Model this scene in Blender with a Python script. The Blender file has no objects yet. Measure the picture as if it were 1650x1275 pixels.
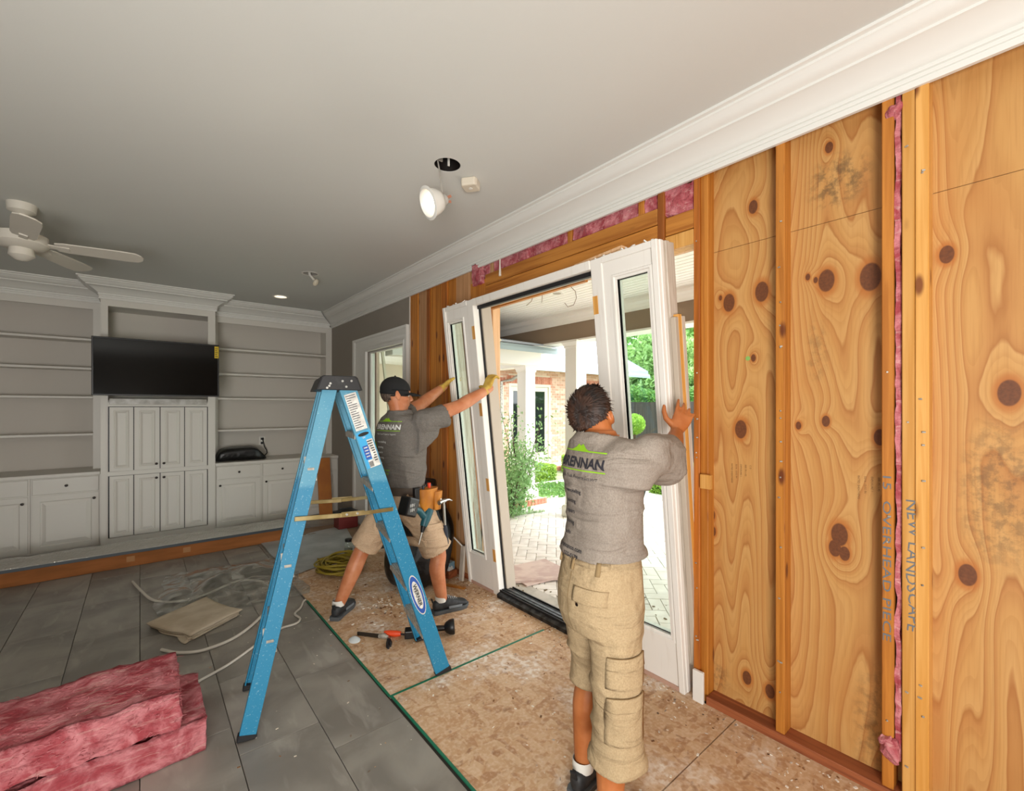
import bpy, bmesh, math, random
from math import sin, cos, pi, radians, sqrt
from mathutils import Vector, Matrix, noise as mnoise
from mathutils.bvhtree import BVHTree
SC = bpy.context.scene
COL = SC.collection
V = Vector

# ------------------------------------------------------------------ camera
cam = bpy.data.cameras.new('camera')
cam.sensor_width = 36.0
cam.lens = 36.0 * 724.0 / 1650.0
cam.shift_y = 19.5 / 1650.0
cam.clip_start = 0.02
cam.clip_end = 300
camo = bpy.data.objects.new('camera', cam)
camo.location = (0, 0, 1.5)
camo.rotation_euler = (radians(90), 0, radians(-39.6))
COL.objects.link(camo)
SC.camera = camo

# ------------------------------------------------------------------ exposure, sky, lights
SC.view_settings.view_transform = 'Standard'
SC.view_settings.look = 'None'
SC.view_settings.exposure = 0.06
SC.view_settings.gamma = 1.0
SC.view_settings.use_curve_mapping = False
SC.cycles.max_bounces = 8
SC.cycles.diffuse_bounces = 5
SC.cycles.transparent_max_bounces = 24
SC.cycles.use_denoising = True

W = bpy.data.worlds.new('overcast_sky')
SC.world = W
W.use_nodes = True
wn = W.node_tree.nodes
wb = wn['Background']
wb.inputs[0].default_value = (0.93, 0.97, 1.0, 1)
wb.inputs[1].default_value = 5.0

def lamp(name, kind, loc, aim, power, size=0.3, col=(1, 1, 1), **kw):
    l = bpy.data.lights.new(name, kind)
    l.energy = power
    l.color = col
    if kind == 'AREA':
        l.shape = 'DISK'
        l.size = size
    elif kind in ('POINT', 'SPOT'):
        l.shadow_soft_size = size
    elif kind == 'SUN':
        l.angle = size
    for k, v in kw.items():
        setattr(l, k, v)
    o = bpy.data.objects.new(name, l)
    o.location = loc
    o.rotation_euler = (V(aim) - V(loc)).to_track_quat('-Z', 'Y').to_euler()
    COL.objects.link(o)
    return o

lamp('veiled_sun', 'SUN', (10, -2, 14), (5, 5, 0), 3.2, radians(25), (1, .97, .92))
lamp('camera_flash', 'POINT', (-.1, -.1, 1.42), (1, 1, 2), 11, .12, (1, .96, .9))
lamp('bounce_flash', 'AREA', (-1.1, -1.5, .95), (.5, .6, 2.88), 185, 1.5, (1, .98, .94))

# ------------------------------------------------------------------ helpers
def lin(h):
    if not isinstance(h, str):
        return (*h, 1)
    out = []
    for i in (0, 2, 4):
        c = int(h[i:i + 2], 16) / 255
        out.append(c / 12.92 if c <= .04045 else ((c + .055) / 1.055) ** 2.4)
    return (*out, 1)

class NT:
    def __init__(s, name):
        s.m = bpy.data.materials.new(name)
        s.m.use_nodes = True
        s.t = s.m.node_tree
        s.b = s.t.nodes['Principled BSDF']
        s.out = s.t.nodes['Material Output']
    def n(s, typ, _props=None, **ins):
        nd = s.t.nodes.new(typ)
        for k, v in (_props or {}).items():
            setattr(nd, k, v)
        for k, v in ins.items():
            s.set(nd, int(k[1:]) if k[0] == '_' else k.replace('_', ' '), v)
        return nd
    def set(s, nd, key, v):
        sock = nd.inputs[key]
        if hasattr(v, 'is_output'):
            s.t.links.new(v, sock)
        else:
            sock.default_value = v
    def math(s, op, a, b=0.0, c=None):
        nd = s.n('ShaderNodeMath', {'operation': op}, _0=a, _1=b)
        if c is not None:
            s.set(nd, 2, c)
        return nd.outputs[0]
    def vmath(s, op, a, b=(0, 0, 0)):
        nd = s.n('ShaderNodeVectorMath', {'operation': op}, _0=a, _1=b)
        return nd.outputs['Value'] if op in ('DOT_PRODUCT', 'LENGTH') else nd.outputs[0]
    def mix(s, f, a, b, typ='MIX'):
        nd = s.n('ShaderNodeMix', {'data_type': 'RGBA', 'blend_type': typ}, _0=f, _6=a, _7=b)
        return nd.outputs[2]
    def ramp(s, f, stops):
        nd = s.n('ShaderNodeValToRGB', _0=f)
        e = nd.color_ramp.elements
        while len(e) < len(stops):
            e.new(.5)
        for el, (p, c) in zip(e, stops):
            el.position = p
            el.color = lin(c)
        return nd.outputs[0]
    def coord(s, scale=(1, 1, 1), which='Object', rnd=False, rot=(0, 0, 0)):
        tc = s.n('ShaderNodeTexCoord').outputs[which]
        if rnd:
            oi = s.n('ShaderNodeObjectInfo').outputs['Random']
            off = s.math('MULTIPLY', oi, 37.0)
            tc = s.vmath('ADD', tc, s.n('ShaderNodeCombineXYZ', X=off, Y=off, Z=off).outputs[0])
        mp = s.n('ShaderNodeMapping', Vector=tc, Scale=scale, Rotation=rot)
        return mp.outputs[0]
    def noise(s, vec, scale, detail=2, dist=0, rough=.5):
        return s.n('ShaderNodeTexNoise', Vector=vec, Scale=scale, Detail=detail, Distortion=dist, Roughness=rough).outputs[0]
    def bump(s, h, strength=.3, dist=.01):
        s.set(s.b, 'Normal', s.n('ShaderNodeBump', Height=h, Strength=strength, Distance=dist).outputs[0])
    def smooth(s, x, a, b):
        return s.n('ShaderNodeMapRange', {'interpolation_type': 'SMOOTHSTEP'}, _0=x, _1=a, _2=b).outputs[0]
    def vary(s, colsock, amt):
        oi = s.n('ShaderNodeObjectInfo').outputs['Random']
        f = s.math('MULTIPLY_ADD', oi, amt * 2, 1 - amt)
        hs = s.n('ShaderNodeHueSaturation', Value=f, Color=colsock)
        return hs.outputs[0]
    def fin(s, col=None, rough=None, metal=None, spec=None):
        if col is not None:
            s.set(s.b, 'Base Color', col)
        if rough is not None:
            s.set(s.b, 'Roughness', rough)
        if metal is not None:
            s.set(s.b, 'Metallic', metal)
        if spec is not None:
            s.set(s.b, 'Specular IOR Level', spec)
        return s.m

def mat(name, c, rough=.5, metal=0, c2=None, ns=8, stretch=(1, 1, 1), bump=0, bs=60, vary=0, spec=.5, amt=(.35, .65), bd=.004):
    t = NT(name)
    col = lin(c)
    if c2:
        f = t.smooth(t.noise(t.coord(stretch, rnd=True), ns, 4), *amt)
        col = t.mix(f, lin(c), lin(c2))
    if vary:
        if not c2:
            col = t.n('ShaderNodeRGB').outputs[0]
            col.default_value = lin(c)
        col = t.vary(col, vary)
    if bump:
        t.bump(t.noise(t.coord(stretch), bs, 3), bump, bd)
    return t.fin(col, rough, metal, spec)

def wood(name, c1, c2, axis=2, dens=40, along=1.6, rough=.55, vary=.12, knots=True, c3='6a3512'):
    t = NT(name)
    sc = [dens] * 3
    sc[axis] = along
    co = t.coord(sc, rnd=True)
    g = t.noise(co, 1, 4, .6)
    sc2 = [7] * 3
    sc2[axis] = .5
    g2 = t.noise(t.coord(sc2, rnd=True), 1, 2, .4)
    col = t.mix(t.smooth(g, .35, .68), lin(c1), lin(c2))
    col = t.mix(t.math('MULTIPLY', t.smooth(g2, .5, .75), .55), col, lin(c2))
    if knots:
        sc3 = [9] * 3
        sc3[axis] = 3.2
        vo = t.n('ShaderNodeTexVoronoi', Vector=t.coord(sc3, rnd=True), Scale=1.0).outputs[0]
        col = t.mix(t.smooth(vo, .17, .07), col, lin(c3))
    col = t.vary(col, vary)
    t.bump(g, .15, .002)
    return t.fin(col, rough)

class MB:
    def __init__(s):
        s.v = []
        s.f = []
    def add(s, verts, faces):
        b = len(s.v)
        s.v += [tuple(p) for p in verts]
        s.f += [tuple(i + b for i in f) for f in faces]
        return s
    def box(s, lo, hi):
        x0, y0, z0 = lo
        x1, y1, z1 = hi
        return s.add([(x0, y0, z0), (x1, y0, z0), (x1, y1, z0), (x0, y1, z0), (x0, y0, z1), (x1, y0, z1), (x1, y1, z1), (x0, y1, z1)],
                     [(0, 3, 2, 1), (4, 5, 6, 7), (0, 1, 5, 4), (1, 2, 6, 5), (2, 3, 7, 6), (3, 0, 4, 7)])
    def obox(s, c, half, R):
        m = MB().box([-h for h in half], half)
        return s.add([V(c) + R @ V(p) for p in m.v], m.f)
    def ext(s, prof, p0, p1, xax):
        """closed polygon prof [(a,b)] swept from p0 to p1; a along xax, b along dir x xax"""
        p0, p1 = V(p0), V(p1)
        d = (p1 - p0).normalized()
        x = V(xax)
        x = (x - d * x.dot(d)).normalized()
        y = d.cross(x)
        n = len(prof)
        vs = [p0 + x * a + y * b for a, b in prof] + [p1 + x * a + y * b for a, b in prof]
        fs = [(i, (i + 1) % n, n + (i + 1) % n, n + i) for i in range(n)]
        fs += [tuple(range(n - 1, -1, -1)), tuple(range(n, 2 * n))]
        return s.add(vs, fs)
    def bar(s, p0, p1, w, h, xax=(0, 0, 1)):
        return s.ext([(-w / 2, -h / 2), (w / 2, -h / 2), (w / 2, h / 2), (-w / 2, h / 2)], p0, p1, xax)
    def cyl(s, p0, p1, r0, r1=None, n=12, caps=True):
        r1 = r0 if r1 is None else r1
        p0, p1 = V(p0), V(p1)
        d = (p1 - p0).normalized()
        x = d.orthogonal().normalized()
        y = d.cross(x)
        a = [p0 + (x * cos(2 * pi * i / n) + y * sin(2 * pi * i / n)) * r0 for i in range(n)]
        b = [p1 + (x * cos(2 * pi * i / n) + y * sin(2 * pi * i / n)) * r1 for i in range(n)]
        fs = [(i, (i + 1) % n, n + (i + 1) % n, n + i) for i in range(n)]
        if caps:
            fs += [tuple(range(n - 1, -1, -1)), tuple(range(n, 2 * n))]
        return s.add(a + b, fs)
    def tube(s, pts, r, n=8, caps=True):
        pts = [V(p) for p in pts]
        rs = r if isinstance(r, (list, tuple)) else [r] * len(pts)
        x = None
        rings = []
        for i, p in enumerate(pts):
            d = (pts[min(i + 1, len(pts) - 1)] - pts[max(i - 1, 0)]).normalized()
            x = d.orthogonal() if x is None else x - d * x.dot(d)
            x.normalize()
            y = d.cross(x)
            rings.append([p + (x * cos(2 * pi * k / n) + y * sin(2 * pi * k / n)) * rs[i] for k in range(n)])
        return s.loft(rings, caps)
    def loft(s, rings, caps=True, closed=True):
        n = len(rings[0])
        vs = [p for r in rings for p in r]
        fs = []
        for j in range(len(rings) - 1):
            for i in range(n if closed else n - 1):
                k = (i + 1) % n
                fs.append((j * n + i, j * n + k, (j + 1) * n + k, (j + 1) * n + i))
        if caps:
            fs += [tuple(range(n - 1, -1, -1)), tuple(range((len(rings) - 1) * n, len(rings) * n))]
        return s.add(vs, fs)
    def lathe(s, prof, c, ax=(0, 0, 1), n=20, caps=False):
        """prof [(r,h)] round axis ax from c"""
        c, ax = V(c), V(ax).normalized()
        x = ax.orthogonal().normalized()
        y = ax.cross(x)
        rings = [[c + ax * h + (x * cos(2 * pi * k / n) + y * sin(2 * pi * k / n)) * r for k in range(n)] for r, h in prof]
        return s.loft(rings, caps)
    def ell(s, c, ax, ay, az, nu=16, nv=10):
        c, ax, ay, az = V(c), V(ax), V(ay), V(az)
        vs = [c - az]
        for j in range(1, nv):
            ph = -pi / 2 + pi * j / nv
            for i in range(nu):
                th = 2 * pi * i / nu
                vs.append(c + ax * cos(ph) * cos(th) + ay * cos(ph) * sin(th) + az * sin(ph))
        vs.append(c + az)
        fs = [(0, 1 + (i + 1) % nu, 1 + i) for i in range(nu)]
        for j in range(nv - 2):
            for i in range(nu):
                k = (i + 1) % nu
                a, b = 1 + j * nu, 1 + (j + 1) * nu
                fs.append((a + i, a + k, b + k, b + i))
        last = len(vs) - 1
        a = 1 + (nv - 2) * nu
        fs += [(a + i, a + (i + 1) % nu, last) for i in range(nu)]
        return s.add(vs, fs)
    def sph(s, c, r, nu=12, nv=8):
        return s.ell(c, (r, 0, 0), (0, r, 0), (0, 0, r), nu, nv)
    def panel(s, org, ux, uz, w, h, loops, depth):
        """raised panel: rectangle w x h at org (lower corner) spanned by ux, uz; outward normal = ux x uz.
        loops [(inset, outset)], from the edge in; sides go back by depth"""
        org, ux, uz = V(org), V(ux), V(uz)
        nrm = ux.cross(uz)
        rings = []
        for ins, o in [(0, -depth)] + loops:
            rings.append([org + ux * a + uz * b + nrm * o for a, b in
                          ((ins, ins), (w - ins, ins), (w - ins, h - ins), (ins, h - ins))])
        return s.loft(rings, True)
    def build(s, name, m, parent=None, smooth=False, bevel=0, seg=2, local=False, ang=38, **props):
        me = bpy.data.meshes.new(name)
        me.from_pydata(s.v, [], s.f)
        bm = bmesh.new()
        bm.from_mesh(me)
        bmesh.ops.recalc_face_normals(bm, faces=bm.faces)
        if smooth:
            a = radians(ang)
            for f in bm.faces:
                f.smooth = True
            for e in bm.edges:
                e.smooth = len(e.link_faces) < 2 or e.calc_face_angle(0) < a
        bm.to_mesh(me)
        bm.free()
        return link(name, me, m, parent, bevel, seg, local, **props)

def link(name, me, m, parent=None, bevel=0, seg=2, local=False, **props):
    o = bpy.data.objects.new(name, me)
    if m is not None and not me.materials:
        me.materials.append(m)
    COL.objects.link(o)
    if bevel:
        b = o.modifiers.new('bevel', 'BEVEL')
        b.width = bevel
        b.segments = seg
        b.limit_method = 'ANGLE'
    if parent:
        o.parent = parent
        if not local:
            o.matrix_parent_inverse = wm(parent).inverted()
    for k, v in props.items():
        o[k] = v
    return o

def wm(o):
    m = Matrix.LocRotScale(o.location, o.rotation_euler, o.scale)
    return (wm(o.parent) @ o.matrix_parent_inverse @ m) if o.parent else m

def tag(o, label, cat, group=None):
    o['label'] = label
    o['category'] = cat
    if group:
        o['group'] = group
    return o

def empty(name, loc, label=None, cat=None, group=None, rot=(0, 0, 0)):
    o = bpy.data.objects.new(name, None)
    o.location = loc
    o.rotation_euler = rot
    o.empty_display_size = .1
    COL.objects.link(o)
    if label:
        tag(o, label, cat, group)
    return o

def kids(o):
    return [c for c in COL.objects if c.parent == o]

def dup(root, shift=(0, 0, 0), label=None, rotz=None):
    def rec(o, par):
        c = o.copy()
        COL.objects.link(c)
        if par:
            c.parent = par
        for ch in list(o.children):
            rec(ch, c)
        return c
    r = rec(root, None)
    r.location = V(root.location) + V(shift)
    if rotz is not None:
        r.rotation_euler.z = rotz
    if label:
        r['label'] = label
    return r

def struct(o):
    o['kind'] = 'structure'
    return o

def rect_frame(mb, x0, x1, z0, z1, wl, wr_, wt, wb_, y0, y1):
    mb.box((x0, y0, z0), (x0 + wl, y1, z1)).box((x1 - wr_, y0, z0), (x1, y1, z1))
    mb.box((x0 + wl, y0, z1 - wt), (x1 - wr_, y1, z1))
    if wb_:
        mb.box((x0 + wl, y0, z0), (x1 - wr_, y1, z0 + wb_))
    return mb

def remeshed(mb, voxel, name, smooth=4, fac=.5):
    """one continuous surface out of overlapping lofts"""
    me = bpy.data.meshes.new(name + '_raw')
    me.from_pydata(mb.v, [], mb.f)
    bm = bmesh.new()
    bm.from_mesh(me)
    bmesh.ops.recalc_face_normals(bm, faces=bm.faces)
    bm.to_mesh(me)
    bm.free()
    o = bpy.data.objects.new('tmp', me)
    COL.objects.link(o)
    r = o.modifiers.new('r', 'REMESH')
    r.mode = 'VOXEL'
    r.voxel_size = voxel
    if smooth:
        k = o.modifiers.new('s', 'SMOOTH')
        k.iterations = smooth
        k.factor = fac
    dg = bpy.context.evaluated_depsgraph_get()
    dg.update()
    res = bpy.data.meshes.new_from_object(o.evaluated_get(dg))
    res.name = name
    bpy.data.objects.remove(o)
    bpy.data.meshes.remove(me)
    res.polygons.foreach_set('use_smooth', [True] * len(res.polygons))
    return res

def displace(me, fn):
    """fn(co, normal) -> new co"""
    ns = [v.normal.copy() for v in me.vertices]
    for v, n in zip(me.vertices, ns):
        v.co = fn(v.co, n)
    me.update()

def garment(mb, voxel, name, m, parent, cuts, smooth=10, amp=.004, stretch=(6, 6, 9), seed=0, band=None, body=None):
    """cloth shell: remeshed lofts, wrinkled, opened at the hems (cuts: point, outward normal, reach); the body is tucked inside"""
    me = remeshed(mb, voxel, name, smooth)
    wrinkle(me, amp, stretch, seed, band)
    closed = bvh_of(me)
    beyond = lambda co, e=0.0: any((co - V(p)).dot(V(n)) > e and (co - V(p)).length < R for p, n, R in cuts)
    if body is not None:
        for v in body.vertices:
            if beyond(v.co, -.002):
                continue
            h = closed.find_nearest(v.co, .05)
            if h[0] is not None and (v.co - h[0]).dot(h[1]) > -.005:
                v.co = h[0] - h[1] * .007
        body.update()
    bm = bmesh.new()
    bm.from_mesh(me)
    bmesh.ops.delete(bm, geom=[v for v in bm.verts if beyond(v.co)], context='VERTS')
    bm.to_mesh(me)
    bm.free()
    o = link(name, me, m, parent)
    md = o.modifiers.new('cloth', 'SOLIDIFY')
    md.thickness = .003
    md.offset = 0
    return o, closed

def bvh_of(me):
    return BVHTree.FromPolygons([v.co.copy() for v in me.vertices], [tuple(p.vertices) for p in me.polygons])

def text_mesh(body, size, align='LEFT', bold=0, fine=0):
    c = bpy.data.curves.new('t', 'FONT')
    c.body = body
    c.size = size
    c.align_x = align
    c.resolution_u = 2
    c.offset = bold
    o = bpy.data.objects.new('t', c)
    COL.objects.link(o)
    dg = bpy.context.evaluated_depsgraph_get()
    dg.update()
    me = bpy.data.meshes.new_from_object(o.evaluated_get(dg))
    bpy.data.objects.remove(o)
    bm = bmesh.new()
    bm.from_mesh(me)
    if fine:
        bmesh.ops.triangulate(bm, faces=bm.faces[:])
        for _ in range(5):
            es = [e for e in bm.edges if e.calc_length() > fine]
            if not es:
                break
            bmesh.ops.subdivide_edges(bm, edges=es, cuts=1)
        bmesh.ops.triangulate(bm, faces=bm.faces[:])
    bm.verts.index_update()
    vs = [v.co.copy() for v in bm.verts]
    fs = [tuple(v.index for v in f.verts) for f in bm.faces]
    bm.free()
    bpy.data.meshes.remove(me)
    return vs, fs

def flat_text(mb, body, size, org, ux, uy, align='LEFT', bold=0, wide=1):
    vs, fs = text_mesh(body, size, align, bold)
    org, ux, uy = V(org), V(ux), V(uy)
    return mb.add([org + ux * p.x * wide + uy * p.y for p in vs], fs)

def rect_pts(w, h, nx, ny):
    vs = [(w * i / nx, h * j / ny) for j in range(ny + 1) for i in range(nx + 1)]
    fs = [(j * (nx + 1) + i, j * (nx + 1) + i + 1, (j + 1) * (nx + 1) + i + 1, (j + 1) * (nx + 1) + i) for j in range(ny) for i in range(nx)]
    return vs, fs

def on_surface(bvh, pts, faces, org, ux, uy, shoot, off=.003, back=.5):
    """lay a flat figure on a surface: each point is shot along `shoot` onto the bvh"""
    org, ux, uy, d = V(org), V(ux), V(uy), V(shoot).normalized()
    out, ok = [], []
    for p in pts:
        q = org + ux * p[0] + uy * p[1]
        h = bvh.ray_cast(q - d * back, d)
        ok.append(h[0] is not None)
        out.append((h[0] + (-d) * off) if h[0] is not None else q)
    return out, [f for f in faces if all(ok[i] for i in f)]

def sweep_off(mb, prof, path):
    """prof [(d,z)]; path(d) -> list of (x,y): mitred moulding"""
    rings = []
    for d, z in prof:
        rings.append([V((x, y, z)) for x, y in path(d)])
    return mb.loft(rings, False, False)

# ------------------------------------------------------------------ materials
M = {}
M['ceil'] = mat('ceiling_paint', 'd2d3cf', .8, bump=.05, bs=90)
M['white'] = mat('white_paint', 'e4e1da', .45)
M['trim'] = mat('trim_paint', 'dfded9', .4)
M['cab'] = mat('cabinet_paint', 'd6d2ca', .42)
M['shelfback'] = mat('shelf_back_paint', 'c9c3ba', .6)
M['wallgrey'] = mat('grey_wall_paint', '8f877d', .75, bump=.05, bs=120)
M['drywall'] = mat('drywall_edge', 'd8cfc2', .9)
M['stud'] = wood('stud_wood', 'c68031', 'a8641c', 2, 42, 1.4, .5, .16, True, '6e3612')
M['studdark'] = wood('old_stud_wood', 'b56a22', '8e4c12', 2, 42, 1.4, .5, .2, True, '532408')
M['studpale'] = wood('pale_stud_wood', 'c3946a', 'a87a50', 2, 42, 1.4, .6, .1, True, '6e4020')
M['studlight'] = wood('new_stud_wood', 'd9a45c', 'c4893c', 2, 42, 1.4, .5, .1, True, '7a4318')
M['beam'] = wood('header_wood', 'c48236', 'a05e1c', 1, 30, 1.2, .5, .14, True, '5e300e')
M['plate'] = wood('plate_wood', 'a05a34', '7c3f20', 1, 30, 1.5, .6, .1, False)
M['frame2'] = wood('fresh_pine', 'dcb48c', 'c99c70', 2, 46, 1.6, .6, .06, True, '8a5a30')
M['black'] = mat('black_plastic', '101012', .4)
M['blacksoft'] = mat('black_sheet_plastic', '0a0a0b', .35, bump=.4, bs=14, bd=.02)
M['rubber'] = mat('black_rubber', '17171a', .7)
M['steel'] = mat('brushed_steel', 'b5b5b0', .32, 1)
M['alu'] = mat('worn_aluminium', 'b3aea4', .5, .25, c2='8f8a80', ns=30)
M['gold'] = mat('gold_zinc', 'c2b184', .33, .8, c2='a3905f', ns=12)
M['knob'] = mat('dark_bronze', '241c18', .35, .6)

def plywood():
    t = NT('knotty_plywood')
    tc = t.n('ShaderNodeTexCoord').outputs['Object']
    p = t.vmath('MULTIPLY', tc, (0, 1, 1))
    wob = t.n('ShaderNodeTexNoise', Vector=t.vmath('MULTIPLY', p, (1, 2.6, .33)), Scale=1.0, Detail=2.0, Roughness=.4, Distortion=.25).outputs[0]
    fine = t.n('ShaderNodeTexNoise', Vector=t.vmath('MULTIPLY', p, (1, 9, 1.8)), Scale=1.0, Detail=3.0).outputs[0]
    ph = t.math('MULTIPLY', wob, 26.0)
    ph = t.math('MULTIPLY_ADD', fine, .9, ph)
    hole = None
    halo = None
    for y, z, r in [(.931, 2.471, .022), (1.047, 2.028, .03), (.892, 2.053, .032), (.989, 1.393, .03), (1.136, .944, .02), (1.13, .86, .018),
                    (.96, .179, .022), (.856, .163, .022), (.63, 2.049, .032), (.478, 2.031, .038), (.632, 1.441, .016), (.737, 1.419, .012),
                    (.583, .961, .032), (.599, .9, .024), (.565, .885, .02), (.254, 2.063, .022), (.447, 1.381, .022), (.2, .9, .026), (.62, 2.62, .016),
                    (.1, 1.55, .03), (-.1, .7, .03), (1.09, 2.06, .009), (.7, 2.08, .01), (.93, 1.74, .012), (.67, 2.06, .009)]:
        d = t.vmath('MULTIPLY', t.vmath('SUBTRACT', p, (0, y, z)), (0, 1 / (r * 2.6), .62 / (r * 2.6)))
        dd = t.vmath('DOT_PRODUCT', d, d)
        g = t.math('EXPONENT', t.math('MULTIPLY', dd, -1.0))
        ph = t.math('MULTIPLY_ADD', g, 1.5, ph)
        k = t.smooth(dd, .15, .105)
        ha = t.smooth(dd, .42, .12)
        hole = k if hole is None else t.math('MAXIMUM', hole, k)
        halo = ha if halo is None else t.math('MAXIMUM', halo, ha)
    fr = t.math('FRACT', ph)
    col = t.ramp(fr, [(0, 'c29458'), (.5, 'be8d4f'), (.86, 'b27c42'), (.94, 'a26932'), (1, 'c09256')])
    fr2 = t.math('FRACT', t.math('MULTIPLY', ph, 3.3))
    col = t.mix(t.math('MULTIPLY', t.smooth(fr2, .35, .95), .3), col, lin('a8743a'))
    grain = t.n('ShaderNodeTexNoise', Vector=t.vmath('MULTIPLY', p, (1, 160, 5)), Scale=1.0, Detail=2.0).outputs[0]
    col = t.mix(t.math('MULTIPLY', t.smooth(grain, .45, .75), .22), col, lin('96602c'))
    blot = t.n('ShaderNodeTexNoise', Vector=p, Scale=2.6, Detail=3.0).outputs[0]
    col = t.mix(t.math('MULTIPLY', t.smooth(blot, .48, .72), .35), col, lin('b47a3c'))
    col = t.mix(t.math('MULTIPLY', halo, .75), col, lin('a85f1f'))
    kn = t.n('ShaderNodeTexNoise', Vector=p, Scale=90.0).outputs[0]
    col = t.mix(hole, col, t.mix(kn, lin('4a2610'), lin('7a4520')))
    for y, z, ry, rz, a in [(.588, 2.466, .13, .13, .62), (.665, 1.75, .05, .16, .3), (.12, 1.2, .12, .3, .45), (1.13, .12, .1, .1, .45), (.45, .2, .1, .3, .4)]:
        d = t.vmath('MULTIPLY', t.vmath('SUBTRACT', p, (0, y, z)), (0, 1 / ry, 1 / rz))
        dd = t.vmath('DOT_PRODUCT', d, d)
        sp = t.n('ShaderNodeTexNoise', Vector=p, Scale=22.0, Detail=5.0, Roughness=.7).outputs[0]
        f = t.math('MULTIPLY', t.math('MULTIPLY', t.smooth(dd, 1.2, 0), t.smooth(sp, .42, .62)), a)
        col = t.mix(f, col, lin('2e2a22'))
    t.bump(grain, .08, .001)
    return t.fin(col, .6)
M['ply'] = plywood()

def strandboard():
    t = NT('strand_board')
    co = t.coord((1, 1, 1))
    v1 = t.n('ShaderNodeTexVoronoi', Vector=t.coord((34, 11, 1), rot=(0, 0, .5)), Scale=1.0)
    v2 = t.n('ShaderNodeTexVoronoi', Vector=t.coord((12, 36, 1), rot=(0, 0, -.3)), Scale=1.0)
    f = t.noise(co, 7, 3)
    c = t.mix(t.smooth(f, .45, .55), v1.outputs['Color'], v2.outputs['Color'])
    g = t.n('ShaderNodeSeparateColor', Color=c).outputs[0]
    col = t.ramp(g, [(0, 'a87e5a'), (.3, 'bd946c'), (.7, 'ccab88'), (1, 'b38a62')])
    fine = t.noise(co, 60, 4)
    col = t.mix(t.math('MULTIPLY', t.smooth(fine, .42, .7), .45), col, lin('e0c8ae'))
    du = t.noise(co, 2.1, 5, .3, .62)
    spk = t.noise(co, 34, 3)
    d = t.math('MULTIPLY', t.smooth(du, .5, .66), t.math('MULTIPLY_ADD', t.smooth(spk, .42, .62), .7, .18))
    col = t.mix(d, col, lin('ece4da'))
    dk = t.noise(co, 14, 5, .5)
    col = t.mix(t.math('MULTIPLY', t.smooth(dk, .62, .72), .6), col, lin('7d5030'))
    t.bump(g, .2, .002)
    return t.fin(col, .75)
M['osb'] = strandboard()
M['green'] = mat('green_edge_paint', '0d6b4e', .6)

def tile():
    t = NT('grey_stone_tile')
    co = t.coord((1, 1, 1), rnd=True)
    a = t.noise(co, 3.2, 5, .5)
    st = t.noise(t.coord((6, 1.6, 1), rnd=True, rot=(0, 0, .5)), 2, 4, .6)
    col = t.mix(t.smooth(a, .35, .68), lin('7d7871'), lin('98938a'))
    col = t.mix(t.math('MULTIPLY', t.smooth(st, .55, .7), .45), col, lin('aca79e'))
    du = t.noise(t.coord((1, 1, 1)), 1.3, 5, .8, .6)
    col = t.mix(t.math('MULTIPLY', t.smooth(du, .56, .8), .4), col, lin('b9b4aa'))
    col = t.vary(col, .09)
    t.bump(a, .06, .002)
    return t.fin(col, t.math('MULTIPLY_ADD', st, .3, .28))
M['tile'] = tile()
M['grout'] = mat('grout', '4d4a45', .9)

def insulation():
    t = NT('pink_fibreglass')
    co = t.coord((1, 1, 1), rnd=True)
    a = t.noise(co, 11, 5, .8, .6)
    b = t.noise(t.coord((9, 30, 60), rnd=True), 1, 3, .7)
    col = t.mix(t.smooth(a, .35, .68), lin('9e464d'), lin('c98287'))
    col = t.mix(t.math('MULTIPLY', t.smooth(b, .55, .72), .5), col, lin('d8aca6'))
    col = t.mix(t.math('MULTIPLY', t.smooth(b, .42, .3), .4), col, lin('7c3338'))
    t.bump(t.noise(co, 70, 4), .8, .01)
    return t.fin(col, .95, spec=.1)
M['pink'] = insulation()

def clear(name, tint='f4fbf8', refl=1.0, rough=0.0, haze=0.0, ior=1.45, hazecol='e8eef0'):
    t = NT(name)
    tr = t.n('ShaderNodeBsdfTransparent', Color=lin(tint)).outputs[0]
    gl = t.n('ShaderNodeBsdfGlossy', Roughness=rough).outputs[0]
    fc_ = t.n('ShaderNodeLayerWeight', Blend=.5).outputs['Facing']
    fr = t.math('MULTIPLY', t.math('MULTIPLY_ADD', t.math('POWER', fc_, 5.0), .8, .04), refl)
    sh = t.n('ShaderNodeMixShader', _0=fr, _1=tr, _2=gl).outputs[0]
    if haze:
        df = t.n('ShaderNodeBsdfDiffuse', Color=lin(hazecol)).outputs[0]
        h = haze if not isinstance(haze, tuple) else t.math('MULTIPLY', t.smooth(t.noise(t.coord((1, 1, 1)), 9, 4, .6), .35, .75), haze[0])
        sh = t.n('ShaderNodeMixShader', _0=h, _1=sh, _2=df).outputs[0]
    t.t.links.new(sh, t.out.inputs[0])
    return t.m
M['glass'] = clear('window_glass')
M['darkglass'] = mat('house_glass', '1a2420', .05, spec=.8)
M['plastic'] = clear('clear_poly_sheet', 'eceeec', 2.0, .16, (.5,), hazecol='c4c0b6')

# ------------------------------------------------------------------ room shell
CEIL = 2.88
XW = 2.21
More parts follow.
